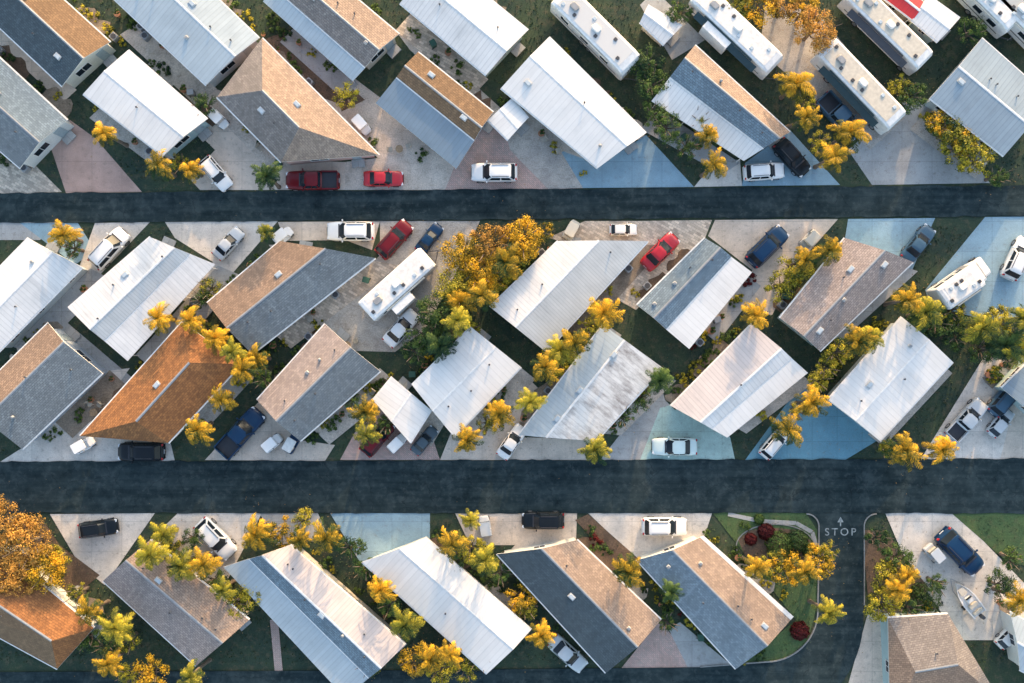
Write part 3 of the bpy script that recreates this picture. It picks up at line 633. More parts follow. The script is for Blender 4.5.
# trailers / motorhomes
def trailer(Ln,W,Ht,cab,body='trim_white',roofm='membrane',seed=0,slide=0,awn='canvas_tan'):
    rr=random.Random(seed); P_=[]; b=MB(); h=Ln/2
    z0=.45
    rings=[]
    for x,k,zt in ((-h,.94,Ht-.25),(-h+.12,1,Ht-.06),(-h+.4,1,Ht),(h-.8,1,Ht),(h-.25,1,Ht-.12),(h,.92,Ht-.55)):
        w=W/2*k; half=[(0,zt+.05),(w*.8,zt+.03),(w*.96,zt-.04),(w,zt-.14),(w,z0+.1),(w*.97,z0)]
        rings.append([(x,y,z) for y,z in half]+[(x,-y,z) for y,z in half[::-1][:-1]])
    b.grid(rings,body,True,True)
    for s in (-1,1): b.box((0,s*(W/2+.004),1.15),(Ln*.85,.012,.12),'metal_dark')
    P_.append(('body',b.mesh('body')))
    r=MB(); r.box((-.1,0,Ht+.035),(Ln-1.5,W*.78,.05),roofm); P_.append(('roof',r.mesh('roof')))
    r=MB(); r.box((0,0,Ht+.16),(.9,.65,.26),'trim_white',0,.12); P_.append(('air_conditioner',r.mesh('air_conditioner'))) 
    if Ln>8: r=MB(); r.box((-h*.6,0,Ht+.16),(.9,.65,.26),'metal_grey',0,.12); P_.append(('air_conditioner',r.mesh('air_conditioner')))
    for i in range(6):
        r=MB(); r.box((-h*.82+i*Ln*.155+rr.uniform(-.2,.2),rr.choice([-1,1])*W*.22,Ht+.10),(.34,.34,.1),rr.choice(['metal_dark','skylight_dome','metal_dark']),0,.05); P_.append(('roof_vent',r.mesh('roof_vent')))
    for s in (-1,1):
        for i in range(3):
            r=MB(); r.box((-h*.6+i*h*.55,s*(W/2+.01),1.85),(1.0,.03,.6),'glass'); P_.append(('window',r.mesh('window')))
    r=MB(); r.box((h*.72,W/2+.012,1.4),(.65,.03,1.75),'metal_grey'); P_.append(('door',r.mesh('door')))
    r=MB(); r.cyl((-h*.6,-W/2-.12,Ht-.2),(h*.6,-W/2-.12,Ht-.2),.09,.09,awn,8)
    if awn!='canvas_tan': r.grid([[(-h*.75,-W/2-.2,Ht-.25),(h*.75,-W/2-.2,Ht-.25)],[(-h*.75,-W/2-.85,Ht-.5),(h*.75,-W/2-.85,Ht-.5)]],awn,False)
    P_.append(('awning',r.mesh('awning')))
    if slide:
        r=MB(); r.box((-h*.2,-W/2-.3*slide-.25,1.75),(Ln*.3,.9,1.9),body,0,.05); P_.append(('slide_out',r.mesh('slide_out')))
    if cab=='cab':
        r=MB(); 
        r.grid([[(x,-W*.46*k,.4),(x,-W*.46*k,z-.1),(x,-W*.36*k,z),(x,W*.36*k,z),(x,W*.46*k,z-.1),(x,W*.46*k,.4)] for x,k,z in ((h-.3,1,2.0),(h+.5,.96,1.95),(h+.95,.93,1.15),(h+1.7,.86,1.0),(h+1.85,.75,.7))],body,True,True); P_.append(('cab',r.mesh('cab')))
        r=MB(); r.grid([[(h+.53,-W*.34,1.93),(h+.53,W*.34,1.93)],[(h+.96,-W*.36,1.2),(h+.96,W*.36,1.2)]],'glass',False); P_.append(('windshield',r.mesh('windshield')))
        wp=[(h+1.1,W/2-.22),(h+1.1,-W/2+.22),(-h*.5,W/2-.13),(-h*.5,-W/2+.13)]
    elif cab=='bus':
        r=MB(); r.grid([[(h-.12,-W*.44,Ht-.4),(h-.12,W*.44,Ht-.4)],[(h+.02,-W*.44,1.3),(h+.02,W*.44,1.3)]],'glass',False); P_.append(('windshield',r.mesh('windshield')))
        wp=[(h-1.2,W/2-.13),(h-1.2,-W/2+.13),(-h*.5,W/2-.13),(-h*.5,-W/2+.13)]
    else:
        r=MB(); 
        for s in (-1,1): r.cyl((h-.1,s*W*.35,.5),(h+1.1,0,.5),.05,.05,'metal_dark',6)
        r.cyl((h+.9,0,0),(h+.9,0,.75),.05,.05,'metal_grey',6); P_.append(('hitch',r.mesh('hitch')))
        wp=[(-.5,W/2-.13),(-.5,-W/2+.13),(.4,W/2-.13),(.4,-W/2+.13)]
    P_+=wheels(.38,.28,wp); return P_
def TR(x0,y0,x1,y1,W,cab,label,name='camper_trailer',cat='camper trailer',**k):
    a=G(x0,y0,2.6);b_=G(x1,y1,2.6); Ln=(b_-a).length-(1.9 if cab=='cab' else 0); d=b_-a; m=(a+b_)/2
    if cab=='cab': m=m-d.normalized()*.95
    spawn(trailer(Ln,W,2.9,cab,seed=int(x0),**k),name,label,cat,(m.x,m.y,.04),math.atan2(d.y,d.x)); VEH.append(((x0+x1)/2,(y0+y1)/2))
TR(560,-6,632,66,2.6,'hitch','long white park trailer with roof vents on grass',roofm='roof_white')
TR(698,-8,776,66,2.4,'hitch','white trailer with dark awning and slide-out',slide=1,roofm='membrane',awn='canvas_teal')
TR(825,46,898,122,2.5,'bus','long beige-white motorhome with dark roof vents and awning',name='motorhome',cat='motorhome',roofm='canvas_tan',awn='canvas_teal')
TR(852,-10,926,62,2.3,'bus','beige-roofed motorhome with white roof units',name='motorhome',cat='motorhome',roofm='canvas_tan',awn='metal_dark')
TR(990,-20,1050,40,2.3,'hitch','white camper trailer with dark roof strip',roofm='roof_silver')
TR(366,312,428,256,2.4,'hitch','white camper trailer with slide-out beside gravel driveway',slide=1)
TR(942,300,996,262,2.4,'cab','small white motorhome with roof hatches on driveway',name='motorhome',cat='motorhome')
TR(965,-25,1015,25,2.1,'hitch','narrow white camper trailer beside trees')
# golf cart
def cart(pc):
    k=('cart',pc)
    if k in CC: return CC[k]
    P_=[]; pm='paint_'+pc; b=MB()
    b.grid([[(x,-w,.3),(x,-w,z-.05),(x,-w*.85,z),(x,w*.85,z),(x,w,z-.05),(x,w,.3)] for x,w,z in ((-1.15,.5,.7),(-1.05,.58,.8),(-.35,.6,.82),(-.3,.6,.4),(.45,.6,.4),(.55,.58,.85),(1.0,.5,.72),(1.15,.38,.55))],pm,True,True); P_.append(('body',b.mesh('body')))
    r=MB(); r.box((-.1,0,1.88),(1.5,1.1,.08),pm if pc!='navy' else 'membrane',0,.08); P_.append(('roof',r.mesh('roof')))
    for x in (-.75,.6):
        for s in (-1,1): g=MB(); g.cyl((x,s*.5,.7),(x*.9,s*.5,1.85),.025,.025,'metal_dark',6); P_.append(('post',g.mesh('post')))
    g=MB(); g.box((-.45,0,.9),(.5,1.0,.16),'seat_vinyl',0,.06); g.box((-.75,0,1.15),(.14,1.0,.45),'seat_vinyl',0,.05); P_.append(('seat',g.mesh('seat')))
    g=MB(); g.cyl((.35,.25,.7),(.2,.25,1.05),.02,.02,'metal_dark',6); g.cyl((.19,.25,1.05),(.185,.25,1.08),.17,.17,'metal_dark',12); P_.append(('steering_wheel',g.mesh('steering_wheel')))
    P_+=wheels(.24,.18,[(.75,.5),(.75,-.5),(-.8,.5),(-.8,-.5)]); CC[k]=P_; return P_
for x,y,a,c_ in ((360,123,-48,'white'),(216,117,-45,'white'),(281,235,40,'white'),(572,229,60,'beige'),(813,238,45,'beige'),(80,446,30,'white'),(270,444,40,'white'),(396,444,45,'white'),(485,528,100,'silver'),(938,556,-50,'silver'),(290,444,60,'navy')):
    p=G(x,y,1.5); spawn(cart(c_),'golf_cart','%s golf cart with canopy on driveway'%CN[c_],'golf cart',(p.x,p.y,.06),math.radians(a),.9,'golf carts'); VEH.append((x,y))
P_=[]; b=MB(); rings=[]
for x,w,zk in ((-2.2,.85,.55),(-1.2,.95,.5),(0,.97,.5),(1.0,.8,.52),(1.7,.5,.6),(2.2,.18,.75),(2.4,.03,.95)):
    rings.append([(x,-w,1.15+.06*max(0,x)),(x,-w*.8,.75),(x,0,zk),(x,w*.8,.75),(x,w,1.15+.06*max(0,x)),(x,w*.86,1.15+.06*max(0,x)),(x,w*.75,.9),(x,-w*.75,.9),(x,-w*.86,1.15+.06*max(0,x))])
b.grid(rings,'trim_white',True,True); P_.append(('hull',b.mesh('hull')))
for nm,c_,d,m_ in (('console',(.1,0,1.2),(.6,.7,.6),'trim_white'),('seat',(-.8,0,1.1),(.5,1.1,.35),'seat_vinyl'),('seat',(-1.7,0,1.1),(.35,1.2,.3),'seat_vinyl'),('outboard_motor',(-2.45,0,1.2),(.45,.4,.7),'metal_dark'),('windshield',(.45,0,1.6),(.06,.8,.35),'glass'),('foredeck',(1.25,0,1.15),(.9,.8,.08),'canvas_tan')):
    g=MB(); g.box(c_,d,m_,0,.05); P_.append((nm,g.mesh(nm)))
p=G(969,600,1); spawn(P_,'boat','small white and tan motorboat on a trailer','boat',(p.x,p.y,.05),math.radians(128),.85)
P_=[]; g=MB()
for s in (-1,1): g.box((-.2,s*.7,.4),(3.6,.08,.08),'metal_grey'); g.cyl((1.6,s*.7,.4),(2.9,0,.4),.04,.04,'metal_grey',6)
g.box((-.8,0,.36),(.1,1.5,.06),'metal_grey'); P_.append(('frame',g.mesh('frame'))); P_+=wheels(.28,.2,[(-.8,.95),(-.8,-.95)])
spawn(P_,'boat_trailer','grey metal boat trailer carrying a small boat','trailer',(p.x,p.y,.04),math.radians(128),.85)

# ------------------------------------------------------------------ vegetation
def palm_crown(seed,mat,nf=22,Lf=1.75):
    r=random.Random(seed); mb=MB()
    for k in range(nf):
        az=k*2.39996+r.uniform(-.4,.4); el=math.radians(66-88*(k/nf)+r.uniform(-12,12)); ln=Lf*r.uniform(.65,1.15)*(1.0 if k>4 else .8)
        p=Vector((0,0,0)); n=12; pts=[p.copy()]; e=el; curl=r.uniform(-.05,.05); a_=az
        for i in range(n):
            d=Vector((math.cos(a_)*math.cos(e),math.sin(a_)*math.cos(e),math.sin(e))); p=p+d*ln/n; pts.append(p.copy()); e-=math.radians(3.8+4*i/n*2); a_+=curl
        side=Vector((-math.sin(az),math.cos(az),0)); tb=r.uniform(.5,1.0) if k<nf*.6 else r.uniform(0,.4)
        tb+= .2*math.sin(az)  # sunward fronds lighter: low sun put into the tint
        for i in range(1,n+1):
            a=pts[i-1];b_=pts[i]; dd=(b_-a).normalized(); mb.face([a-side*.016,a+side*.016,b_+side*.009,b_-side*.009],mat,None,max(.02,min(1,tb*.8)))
            ll=.40*math.sin(math.pi*min(1,(i+1.0)/(n+2.2)))**.8
            for s in (-1,1):
                for h_ in (0,.33,.66):
                    q=a.lerp(b_,h_); tip=q+side*s*ll*r.uniform(.55,1.05)+dd*ll*r.uniform(.5,1.0)+Vector((0,0,-ll*r.uniform(.1,.6)))
                    m1=q.lerp(tip,.5)+Vector((0,0,.03)); wd=dd*.032
                    mb.face([q,m1+wd,tip,m1-wd],mat,None,min(1,max(.02,tb+r.uniform(-.35,.25)-.3*(1-i/n))))  # inner leaflets darker, crown shade put into the tint
    return mb.mesh('crown')
def palm_trunk(seed,h):
    r=random.Random(seed); mb=MB(); n=9; bx,by=r.uniform(-.3,.3),r.uniform(-.3,.3); rings=[]
    for i in range(n+1):
        f=i/n; c=Vector((bx*math.sin(f*1.5)-bx*math.sin(1.5),by*math.sin(f*1.5)-by*math.sin(1.5),h*f)); rad=.19-.06*f+(.06 if i==0 else 0)+(.015 if i%2 else 0)+(.04 if i==n else 0)
        rings.append([c+Vector((rad*math.cos(t*math.pi/4),rad*math.sin(t*math.pi/4),0)) for t in range(8)])
    mb.grid(rings,'bark',True,True); return mb.mesh('trunk',True)
def leaf_crown(seed,mat,Rr,nleaf,ncl=16,ls=.2,flat=.6,mesh='crown'):
    r=random.Random(seed); mb=MB(); cl=[]
    for i in range(ncl):
        a=r.uniform(0,6.283); rad=Rr*math.sqrt(r.uniform(0,1))*.86; z=flat*Rr*(1-(rad/Rr)**2)*r.uniform(.0,1.0)
        cl.append((Vector((rad*math.cos(a),rad*math.sin(a),z)),Rr*r.uniform(.13,.33),r.uniform(-.4,.3)))
    for i in range(nleaf):
        c,cr_,tn=r.choice(cl); d=Vector((r.gauss(0,1),r.gauss(0,1),r.gauss(0,1))).normalized(); p=c+Vector((d.x,d.y,d.z*.7))*cr_*r.uniform(.4,1.25)
        n=(d+Vector((r.gauss(0,.5),r.gauss(0,.5),r.gauss(0,.5)+.4))).normalized(); u=n.orthogonal().normalized(); u=(Matrix.Rotation(r.uniform(0,6.28),3,n)@u); w=n.cross(u); s=ls*r.uniform(.6,1.3)
        t=min(1,max(.02,.45+tn+.42*d.z+r.uniform(-.25,.25)))  # upward leaves tinted lighter, as if catching the sun
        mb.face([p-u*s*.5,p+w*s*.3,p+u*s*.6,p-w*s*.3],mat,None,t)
    return mb.mesh(mesh)
def tree_trunk(seed,h,Rr):
    r=random.Random(seed); mb=MB(); mb.cyl((0,0,0),(0,0,h*.55),.2,.13,'bark',8)
    for k in range(7):
        a=k*.9+r.uniform(-.3,.3); l=Rr*r.uniform(.45,.8); z0=h*r.uniform(.35,.55); m=Vector((math.cos(a)*l*.5,math.sin(a)*l*.5,z0+h*.2)); e=Vector((math.cos(a)*l,math.sin(a)*l,h*r.uniform(.75,1.0)))
        mb.cyl((0,0,z0),m,.09,.06,'bark',6); mb.cyl(m,e,.06,.02,'bark',5)
    return mb.mesh('trunk')
CM={'gold':'leaf_sun_gold','orange':'leaf_sun_orange','green':'leaf_green','lime':'leaf_lime','red':'leaf_red'}
PALM={};LEAFC={};PT={};TT={}
def tree(px,py,kind,col,rad,h=None):
    r=random.Random(int(px*31+py*17)); v=r.randrange(6)
    if kind=='p':
        h=h or r.uniform(3.6,5.4); hv=round(h)
        if (v,col) not in PALM: PALM[(v,col)]=palm_crown(v+10,CM[col],nf=23+2*v)
        if (v,hv) not in PT: PT[(v,hv)]=palm_trunk(v+20,hv)
        p=G(px,py,hv); sc=rad/1.72*r.uniform(.92,1.10)
        root=thing('palm_tree','%s feathery palm tree standing beside homes'%{'gold':'golden-green sunlit','orange':'golden brown sunlit','green':'dark green','lime':'yellow-green'}.get(col,col),'palm tree',(p.x,p.y,0),0,1,'palm trees')
        obj('trunk',PT[(v,hv)],root); c=obj('crown',PALM[(v,col)],root,(0,0,hv-.02)); c.scale=(sc*r.uniform(.9,1.12),sc*r.uniform(.9,1.12),sc)
        c.rotation_euler=(r.uniform(-.15,.15),r.uniform(-.15,.15),r.uniform(-.9,.9))
    elif kind=='t':
        big=rad>2.2; h=h or (5.0 if big else 3.2)
        v=v%4; k=(v,col,big)
        if k not in LEAFC: LEAFC[k]=leaf_crown(v+40,CM[col],3.0 if big else 1.7,8000 if big else 2900,50 if big else 22,.185 if big else .155)
        if (v,big) not in TT: TT[(v,big)]=tree_trunk(v+5,h,3.0 if big else 1.7)
        sc=rad/(3.05 if big else 1.76); p=G(px,py,h*.85)
        root=thing('broadleaf_tree','%s leafy tree with uneven crown among homes'%{'gold':'sunlit golden-yellow','orange':'sunlit orange','green':'dark green','lime':'yellow-green','red':'dark red'}[col],'tree',(p.x,p.y,0),r.uniform(0,6.28),1,'broadleaf trees')
        t=obj('trunk',TT[(v,big)],root); c=obj('crown',LEAFC[k],root,(0,0,h*.62)); c.scale=(sc,sc,sc*.95)
SH={}
def shrub(p,col,rad,where='shrub',nm='shrub'):
    r=random.Random(int(p.x*100+p.y*37)); v=r.randrange(4); k=(v,col)
    if k not in SH: SH[k]=leaf_crown(v+70,CM[col],.8,620,10,.15,.7,'shrub')
    o=thing(nm,'%s %s with loose foliage near a home'%({'gold':'golden','orange':'orange','green':'dark green','lime':'yellow-green','red':'reddish'}[col],where),'shrub',(p.x,p.y,.08),r.uniform(0,6.28),rad/.8,'garden shrubs',SH[k])
# clipped round bushes: dense leafy ball
def round_bush(px,py,col,rad):
    p=G(px,py,rad); r=random.Random(int(px)); mb=MB()
    for i in range(1500):
        d=Vector((r.gauss(0,1),r.gauss(0,1),abs(r.gauss(0,1)))).normalized(); q=Vector((d.x,d.y,d.z*.85))*rad*r.uniform(.86,1.04)*(1+.07*math.sin(5*d.x+3*d.y*4)); n=(d+Vector((r.gauss(0,.35),r.gauss(0,.35),r.gauss(0,.35)))).normalized(); u=n.orthogonal().normalized(); u=Matrix.Rotation(r.uniform(0,6.28),3,n)@u; w=n.cross(u); s=.17*r.uniform(.7,1.2)
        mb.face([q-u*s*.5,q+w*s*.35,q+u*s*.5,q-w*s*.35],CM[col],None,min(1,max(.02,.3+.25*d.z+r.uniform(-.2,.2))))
    thing('round_bush','clipped round %s bush on landscaped lawn'%('dark green' if col=='green' else 'dark red'),'bush',(p.x,p.y,.08),0,1,'clipped round bushes',mb.mesh('round_bush'))
TL=[(103,133,'p','gold',1.5),(158,165,'p','gold',1.7),(190,170,'p','gold',1.6),(176,160,'t','lime',1.0),(203,103,'t','green',1.3),(267,176,'p','green',1.7),(345,95,'t','lime',1.4),(63,235,'p','gold',1.6),(70,248,'t','green',1.0),(265,232,'p','lime',1.0),
(208,288,'t','lime',1.3),(200,300,'t','green',1.1),(158,318,'p','gold',1.8),(190,320,'p','gold',1.6),(203,332,'t','lime',1.3),(215,338,'p','gold',1.6),(232,352,'p','lime',1.6),(242,370,'p','gold',1.9),(256,358,'p','gold',1.5),(221,400,'p','gold',1.8),(197,430,'p','gold',1.6),(262,380,'t','green',1.0),(226,362,'t','lime',1.3),(248,372,'t','lime',1.2),
(365,412,'p','gold',1.7),(366,435,'p','lime',1.6),(350,400,'t','green',1.1),(385,425,'t','green',1.0),
(462,255,'t','gold',2.3),(490,243,'t','orange',2.3),(522,238,'t','gold',2.3),(478,272,'t','gold',2.3),(505,262,'p','gold',2.2),(455,290,'t','lime',2.3),(482,295,'p','gold',1.9),(438,312,'t','green',2.3),(425,335,'t','green',2.1),(458,320,'p','lime',1.9),(440,345,'p','green',2.0),(415,352,'t','green',1.5),(540,232,'t','gold',1.5),(460,303,'p','gold',1.9),(495,280,'t','lime',1.7),(468,330,'t','lime',1.4),
(603,313,'p','gold',2.0),(592,325,'t','lime',1.5),(560,350,'p','lime',1.9),(545,367,'p','gold',1.7),(575,342,'p','gold',1.8),(557,362,'t','lime',1.7),(530,402,'p','lime',1.7),(499,414,'p','gold',1.6),(487,424,'t','lime',1.2),(467,440,'p','gold',1.9),(595,450,'p','lime',2.0),(660,380,'p','green',1.7),(640,400,'t','green',1.4),(625,418,'t','green',1.1),(645,385,'t','lime',1.1),
(797,268,'t','lime',1.9),(783,285,'t','lime',1.7),(805,260,'p','gold',1.6),(830,250,'p','gold',1.7),(755,315,'p','gold',1.7),(858,342,'p','gold',1.8),(840,352,'t','lime',1.6),(828,368,'t','lime',1.3),(870,338,'p','lime',1.5),
(908,300,'p','gold',1.8),(925,312,'p','lime',2.0),(940,322,'t','green',1.9),(918,330,'t','green',1.8),(955,310,'t','lime',1.5),(982,328,'p','lime',2.0),(1005,345,'p','green',2.1),(1000,320,'t','lime',1.8),(1022,318,'p','lime',1.9),(960,335,'t','green',1.7),(985,350,'t','green',1.7),(1018,350,'p','lime',1.8),
(812,403,'p','gold',2.1),(788,430,'p','gold',2.0),(820,380,'t','lime',1.2),(800,412,'t','lime',1.0),(905,450,'p','gold',2.0),(942,449,'p','gold',1.7),(890,448,'t','lime',1.0),
(648,62,'t','green',1.9),(652,82,'t','green',1.9),(668,125,'t','green',1.7),(655,112,'t','green',1.5),(688,145,'t','green',1.3),(708,135,'p','gold',1.6),(715,165,'p','gold',1.8),(700,120,'t','lime',1.0),
(735,5,'t','lime',1.9),(762,5,'t','gold',2.1),(785,0,'t','orange',2.0),(818,25,'t','orange',2.3),(805,10,'t','gold',1.9),(796,84,'p','gold',1.9),(808,100,'t','lime',1.2),(806,117,'p','gold',1.7),(835,156,'p','gold',1.8),(850,132,'p','gold',1.9),(822,140,'t','lime',1.2),
(950,132,'t','lime',2.1),(962,146,'t','lime',2.2),(980,160,'t','lime',2.0),(942,122,'t','gold',1.6),(966,140,'t','gold',1.7),(912,95,'t','green',1.9),(905,85,'t','lime',1.4),(1000,175,'t','green',1.2),(975,30,'t','green',1.6),(680,10,'t','green',1.4),
(-5,525,'t','orange',2.7),(22,545,'t','orange',2.8),(40,572,'t','gold',2.3),(8,578,'t','orange',2.5),(52,560,'t','lime',1.6),(28,600,'t','lime',1.4),
(163,535,'p','lime',1.7),(150,555,'p','lime',1.9),(180,566,'p','lime',1.9),(203,565,'p','gold',1.8),(190,540,'t','green',1.2),(212,583,'t','green',1.5),(232,605,'t','lime',2.1),(248,598,'t','lime',1.5),(222,590,'p','lime',1.5),(168,552,'t','lime',1.4),
(256,535,'p','gold',1.9),(280,534,'t','gold',1.8),(302,522,'t','lime',1.3),(326,538,'p','gold',2.0),(300,540,'p','gold',1.6),(350,550,'t','green',1.5),(365,570,'t','green',1.2),(380,590,'p','gold',1.9),(405,625,'p','lime',1.8),(390,608,'t','green',1.3),
(452,545,'p','gold',1.9),(470,550,'t','lime',1.7),(485,560,'p','lime',1.7),(458,562,'t','green',1.5),(470,520,'p','lime',1.2),(500,575,'t','green',1.2),(520,600,'t','gold',1.6),(525,610,'t','lime',1.3),(541,636,'p','gold',1.6),
(430,660,'p','gold',1.9),(450,655,'p','gold',1.6),(412,662,'t','gold',1.7),(440,672,'t','lime',1.7),(465,672,'t','lime',1.4),(480,660,'t','green',1.2),(368,668,'t','lime',1.4),
(628,572,'p','gold',1.7),(671,592,'p','green',1.3),(668,625,'t','green',1.0),(88,612,'p','gold',1.7),(115,628,'p','lime',1.9),(102,650,'t','green',1.5),(108,664,'p','gold',1.8),(85,640,'t','green',1.5),(125,642,'t','lime',1.4),(150,675,'t','gold',1.9),(128,678,'t','lime',1.4),(190,677,'p','lime',1.7),(75,595,'t','lime',1.2),
(757,568,'p','gold',1.5),(788,570,'t','gold',1.9),(820,562,'t','gold',1.8),(772,567,'t','lime',1.6),(805,572,'p','gold',1.8),(830,553,'t','lime',1.2),(829,613,'p','lime',1.8),
(890,580,'t','lime',1.9),(900,560,'t','green',1.7),(885,605,'t','lime',2.0),(898,590,'p','gold',1.7),(880,540,'t','green',1.3),(908,575,'p','gold',1.4),(912,610,'t','green',1.2),(1003,588,'t','green',1.7),(1020,600,'p','gold',1.7),(940,585,'t','green',1.1),(1015,560,'t','green',1.2)]
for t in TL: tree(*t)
round_bush(931,603,'green',1.75); round_bush(782,546,'green',1.35); round_bush(800,543,'green',1.15); round_bush(768,533,'red',.85); round_bush(752,540,'red',.6); round_bush(802,633,'red',.95); round_bush(812,552,'green',.8); round_bush(760,520,'green',.5)
for x,y,c_,r_ in ((745,525,'green',.6),(760,655,'green',.8),(740,660,'lime',.7),(792,556,'lime',.8),(595,540,'red',.8),(605,550,'green',.8),(590,530,'green',.7),(915,590,'green',.8)):
    shrub(G(x,y),c_,r_,'garden shrub')
def in_poly(x,y,P):
    c=False
    for i in range(len(P)):
        a=P[i];b_=P[i-1]
        if (a[1]>y)!=(b_[1]>y) and x<(b_[0]-a[0])*(y-a[1])/(b_[1]-a[1])+a[0]: c=not c
    return c
def road_px(px,py,m=0):
    return 183-m<py<225+m or 456-m<py<515+m or py>664-m or (810<px<869 and py>505)
def free(px,py,m=18):
    if road_px(px,py,3): return False
    if any(math.hypot(px-a,py-b_)<m+6 for a,b_ in VEH): return False
    return not any(in_poly(px,py,h_[0]) for h_ in HOUSES)
# side yards: a paved strip along one long wall, planted or gravel beds along the other
zb=.066
for hi_,h_ in enumerate(HOUSES):
    q,B,c,Ln,Wd,cr=h_
    if Wd<3.2: continue
    rr=random.Random(int(q[0][0]*5+q[0][1]*3)+1)
    for side in (0,1):
        paved=(side==1)
        s=rr.uniform(.0,.15) if not paved else rr.uniform(0,.3)
        while s<.88:
            l=rr.uniform(.18,.42) if not paved else 1.0; s2=min(.99,s+l); wd=(rr.uniform(.7,1.5) if not paved else rr.uniform(1.5,2.4))/Wd; t0=.06 if side==0 else .94; sg=-1 if side==0 else 1
            n=7; pts=[]
            for i in range(n+1): pts.append((s+(s2-s)*i/n,t0))
            for i in range(n,-1,-1):
                ww=wd*(.75+.25*math.sin(i*1.7+s*9))*(1 if 0<i<n else .6) if not paved else wd
                pts.append((s+(s2-s)*i/n,(0 if side==0 else 1)+sg*ww))
            W=[B(*p_)+Vector((c.x,c.y)) for p_ in pts]; pxs=[(p.x*10+512,341.5-p.y*10) for p in W]
            if not any(road_px(x,y,1) for x,y in pxs) and all(-60<x<1084 and -60<y<740 for x,y in pxs) and (paved or rr.random()<.75):
                m_=rr.choice(['mulch','mulch','gravel','pebble','bare_soil','bare_soil']) if not paved else rr.choice(['gravel','concrete_grey','gravel','pebble','paver_beige','concrete_beige','bare_soil'])
                A=sum(W[i].x*W[(i+1)%len(W)].y-W[(i+1)%len(W)].x*W[i].y for i in range(len(W)))
                if A<0: W=W[::-1]
                mb=MB(); mb.face([(p.x,p.y,zb) for p in W],m_); structure('flower_bed' if m_ in('mulch','bare_soil') else 'path',mb.mesh('bed')); zb+=.00045
                if paved: DRV.append(pxs)
            s=s2+rr.uniform(.02,.2)
ns=0
def bin_tree(mt):
    g=MB(); g.grid([[(-.25,-.28,0),(.25,-.28,0),(.25,.28,0),(-.25,.28,0)],[(-.3,-.35,.95),(.3,-.35,.95),(.3,.35,.95),(-.3,.35,.95)]],mt,True,True)
    l=MB(); l.box((0,0,.99),(.66,.76,.08),mt,0,.06); return [('body',g.mesh('body')),('lid',l.mesh('lid'))]+wheels(.12,.06,[(-.25,.3),(-.25,-.3)])
BINS=[bin_tree('bin_green'),bin_tree('bin_green'),bin_tree('metal_grey')]
def ac_tree():
    g=MB(); g.box((0,0,.4),(.8,.8,.75),'metal_grey',0,.06); f=MB(); f.cyl((0,0,.78),(0,0,.82),.3,.3,'metal_dark',14); return [('casing',g.mesh('casing')),('fan_grille',f.mesh('fan_grille'))]
AC=ac_tree()
def chair_tree():
    s=MB(); s.box((0,0,.42),(.5,.5,.08),'cushion',0,.04); k=MB(); k.box((-.25,0,.72),(.07,.5,.5),'cushion',0,.03); out=[('seat',s.mesh('seat')),('backrest',k.mesh('backrest'))]
    for x in (-.2,.2):
        for y in (-.2,.2): l=MB(); l.cyl((x,y,0),(x,y,.4),.025,.025,'trim_white',5); out.append(('leg',l.mesh('leg')))
    return out
CH=chair_tree()
def table_tree():
    s=MB(); s.cyl((0,0,.7),(0,0,.75),.55,.55,'wood',16); l=MB(); l.cyl((0,0,0),(0,0,.7),.05,.05,'metal_dark',6); return [('table_top',s.mesh('table_top')),('leg',l.mesh('leg'))]
TB=table_tree()
def pot_tree():
    s=MB(); s.cyl((0,0,0),(0,0,.4),.18,.27,'terracotta',10); return [('pot',s.mesh('pot')),('plant',leaf_crown(3,'leaf_green',.36,110,5,.14,.8,'plant'),(0,0,.5))]
POT=pot_tree()
for h_ in HOUSES:
    q,B,c,Ln,Wd,cr=h_
    if Wd<3.2: continue
    rr=random.Random(int(q[0][0]*3+q[0][1]))
    for side in (0,1):
        off=.55/Wd
        t=-off if side==0 else 1+off
        s=.06
        while s<.97:
            p=B(s,t+rr.uniform(-.06,.06)*1)+Vector((c.x,c.y)); px,py=p.x*10+512,341.5-p.y*10
            if -10<px<1034 and -10<py<690 and free(px,py):
                u=rr.random(); P3=Vector((p.x,p.y,0)); drv=any(in_poly(px,py,d) for d in DRV)
                if u<(.62 if not drv else .18) and ns<270: shrub(P3,rr.choice(['green','green','lime','green','lime','red' if rr.random()<.3 else 'green']),rr.uniform(.35,.95),'foundation shrub'); ns+=1
                elif .62<u<.65: spawn(BINS[rr.randrange(3)],'trash_bin','wheeled trash bin standing beside a home wall','trash bin',P3+Vector((0,0,.09)),rr.uniform(0,6),.9,'wheeled trash bins')
                elif .65<u<.69: spawn(AC,'air_conditioner','grey outdoor air conditioner unit beside a wall','air conditioner',P3+Vector((0,0,.09)),math.atan2((B(1,0)-B(0,0)).y,(B(1,0)-B(0,0)).x),.9,'outdoor air conditioners')
                elif .69<u<.77: spawn(POT,'potted_plant','small green plant in a terracotta pot','potted plant',P3+Vector((0,0,.09)),0,rr.uniform(.8,1.4),'potted plants')
                elif .77<u<.785: spawn(CH,'patio_chair','cushioned patio chair beside a home','chair',P3+Vector((0,0,.09)),rr.uniform(0,6.28),1.1,'patio chairs')
            s+=rr.uniform(.045,.11)
for x,y in ((96,412),(348,345),(930,640),(400,150)):
    p=G(x,y); spawn(TB,'patio_table','round wooden patio table on paved yard','table',(p.x,p.y,.07),0,.7,'patio tables')
    for k in range(2): a=R.uniform(0,6.28); spawn(CH,'patio_chair','cushioned patio chair by a round table','chair',(p.x+.95*math.cos(a),p.y+.95*math.sin(a),.07),a+math.pi,1.0,'patio chairs')
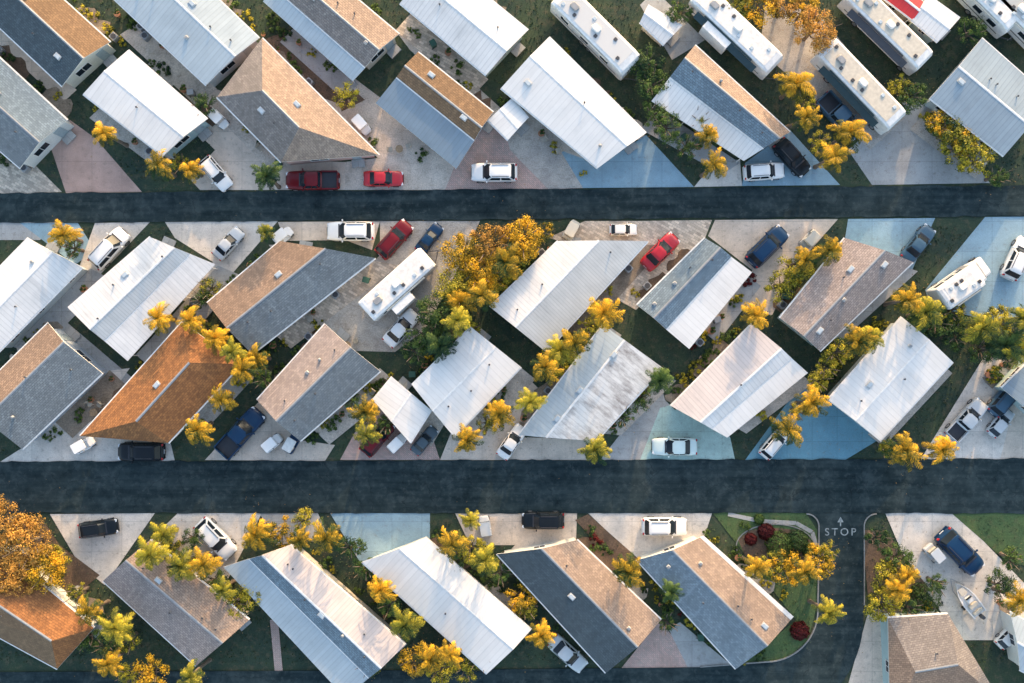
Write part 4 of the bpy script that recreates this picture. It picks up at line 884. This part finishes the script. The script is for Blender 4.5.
# grass tufts and fallen leaves
mb=MB(); r=random.Random(91); n=0; tries=0
while n<14000 and tries<55000:
    tries+=1; px,py=r.uniform(-20,1044),r.uniform(-20,700)
    if road_px(px,py,1): continue
    if any(in_poly(px,py,d) for d in DRV) or any(in_poly(px,py,h_[0]) for h_ in HOUSES): continue
    p=G(px,py); n+=1
    a=r.uniform(0,6.28); w=Vector((math.cos(a),math.sin(a),0))*r.uniform(.04,.10); l=Vector((r.uniform(-.1,.1),r.uniform(-.1,.1),r.uniform(.12,.26)))
    mb.face([p-w,p+w,p+w*.3+l],'grass_blade')
o=obj('grass',mb.mesh('grass')); o['kind']='stuff'; o['label']='tufts of green lawn grass between homes'
mb=MB(); n=0
while n<5200:
    t=TL[r.randrange(len(TL))]; a=r.uniform(0,6.28); d=abs(r.gauss(0,1))*t[4]*11; px,py=t[0]+d*math.cos(a),t[1]+d*math.sin(a)
    n+=1
    if any(in_poly(px,py,h_[0]) for h_ in HOUSES): continue
    p=G(px,py); p.z=.138; a=r.uniform(0,6.28); u=Vector((math.cos(a),math.sin(a),r.uniform(-.1,.1)))*r.uniform(.03,.08); w=Vector((-u.y,u.x,.02))*.5
    mb.face([p-u,p+w,p+u,p-w],'dead_leaf')
o=obj('fallen_leaves',mb.mesh('fallen_leaves')); o['kind']='stuff'; o['label']='scattered dry leaves on driveways and lawns'

# ------------------------------------------------------------------ light, camera
EL,AZ=13.0,14.0
w=bpy.data.worlds.new('World'); scene.world=w; w.use_nodes=True; nt=w.node_tree
sk=N(nt,'ShaderNodeTexSky',sky_type='NISHITA'); sk.sun_disc=False; sk.sun_elevation=math.radians(EL); sk.sun_rotation=math.radians(AZ); sk.dust_density=2.5; sk.air_density=1.0; sk.ozone_density=1.0
bg=nt.nodes['Background']; bg.inputs[1].default_value=.57; L(nt,sk.outputs[0],bg.inputs[0])
sl=bpy.data.lights.new('sun','SUN'); sl.energy=5; sl.angle=math.radians(.8); sl.color=(1,.68,.38)
so=bpy.data.objects.new('sun',sl); COL.objects.link(so)
e,a=math.radians(EL),math.radians(AZ); d=Vector((-math.cos(e)*math.sin(a),-math.cos(e)*math.cos(a),-math.sin(e))); so.rotation_euler=d.to_track_quat('-Z','Y').to_euler(); so.location=(0,0,60)
cd=bpy.data.cameras.new('camera'); co=bpy.data.objects.new('camera',cd); COL.objects.link(co); co.location=(0,0,H); co.rotation_euler=(0,0,0)
cd.sensor_width=36; cd.lens=36*H/102.4; cd.clip_end=2000; scene.camera=co
scene.view_settings.view_transform='Standard'; scene.view_settings.look='None'; scene.view_settings.exposure=0
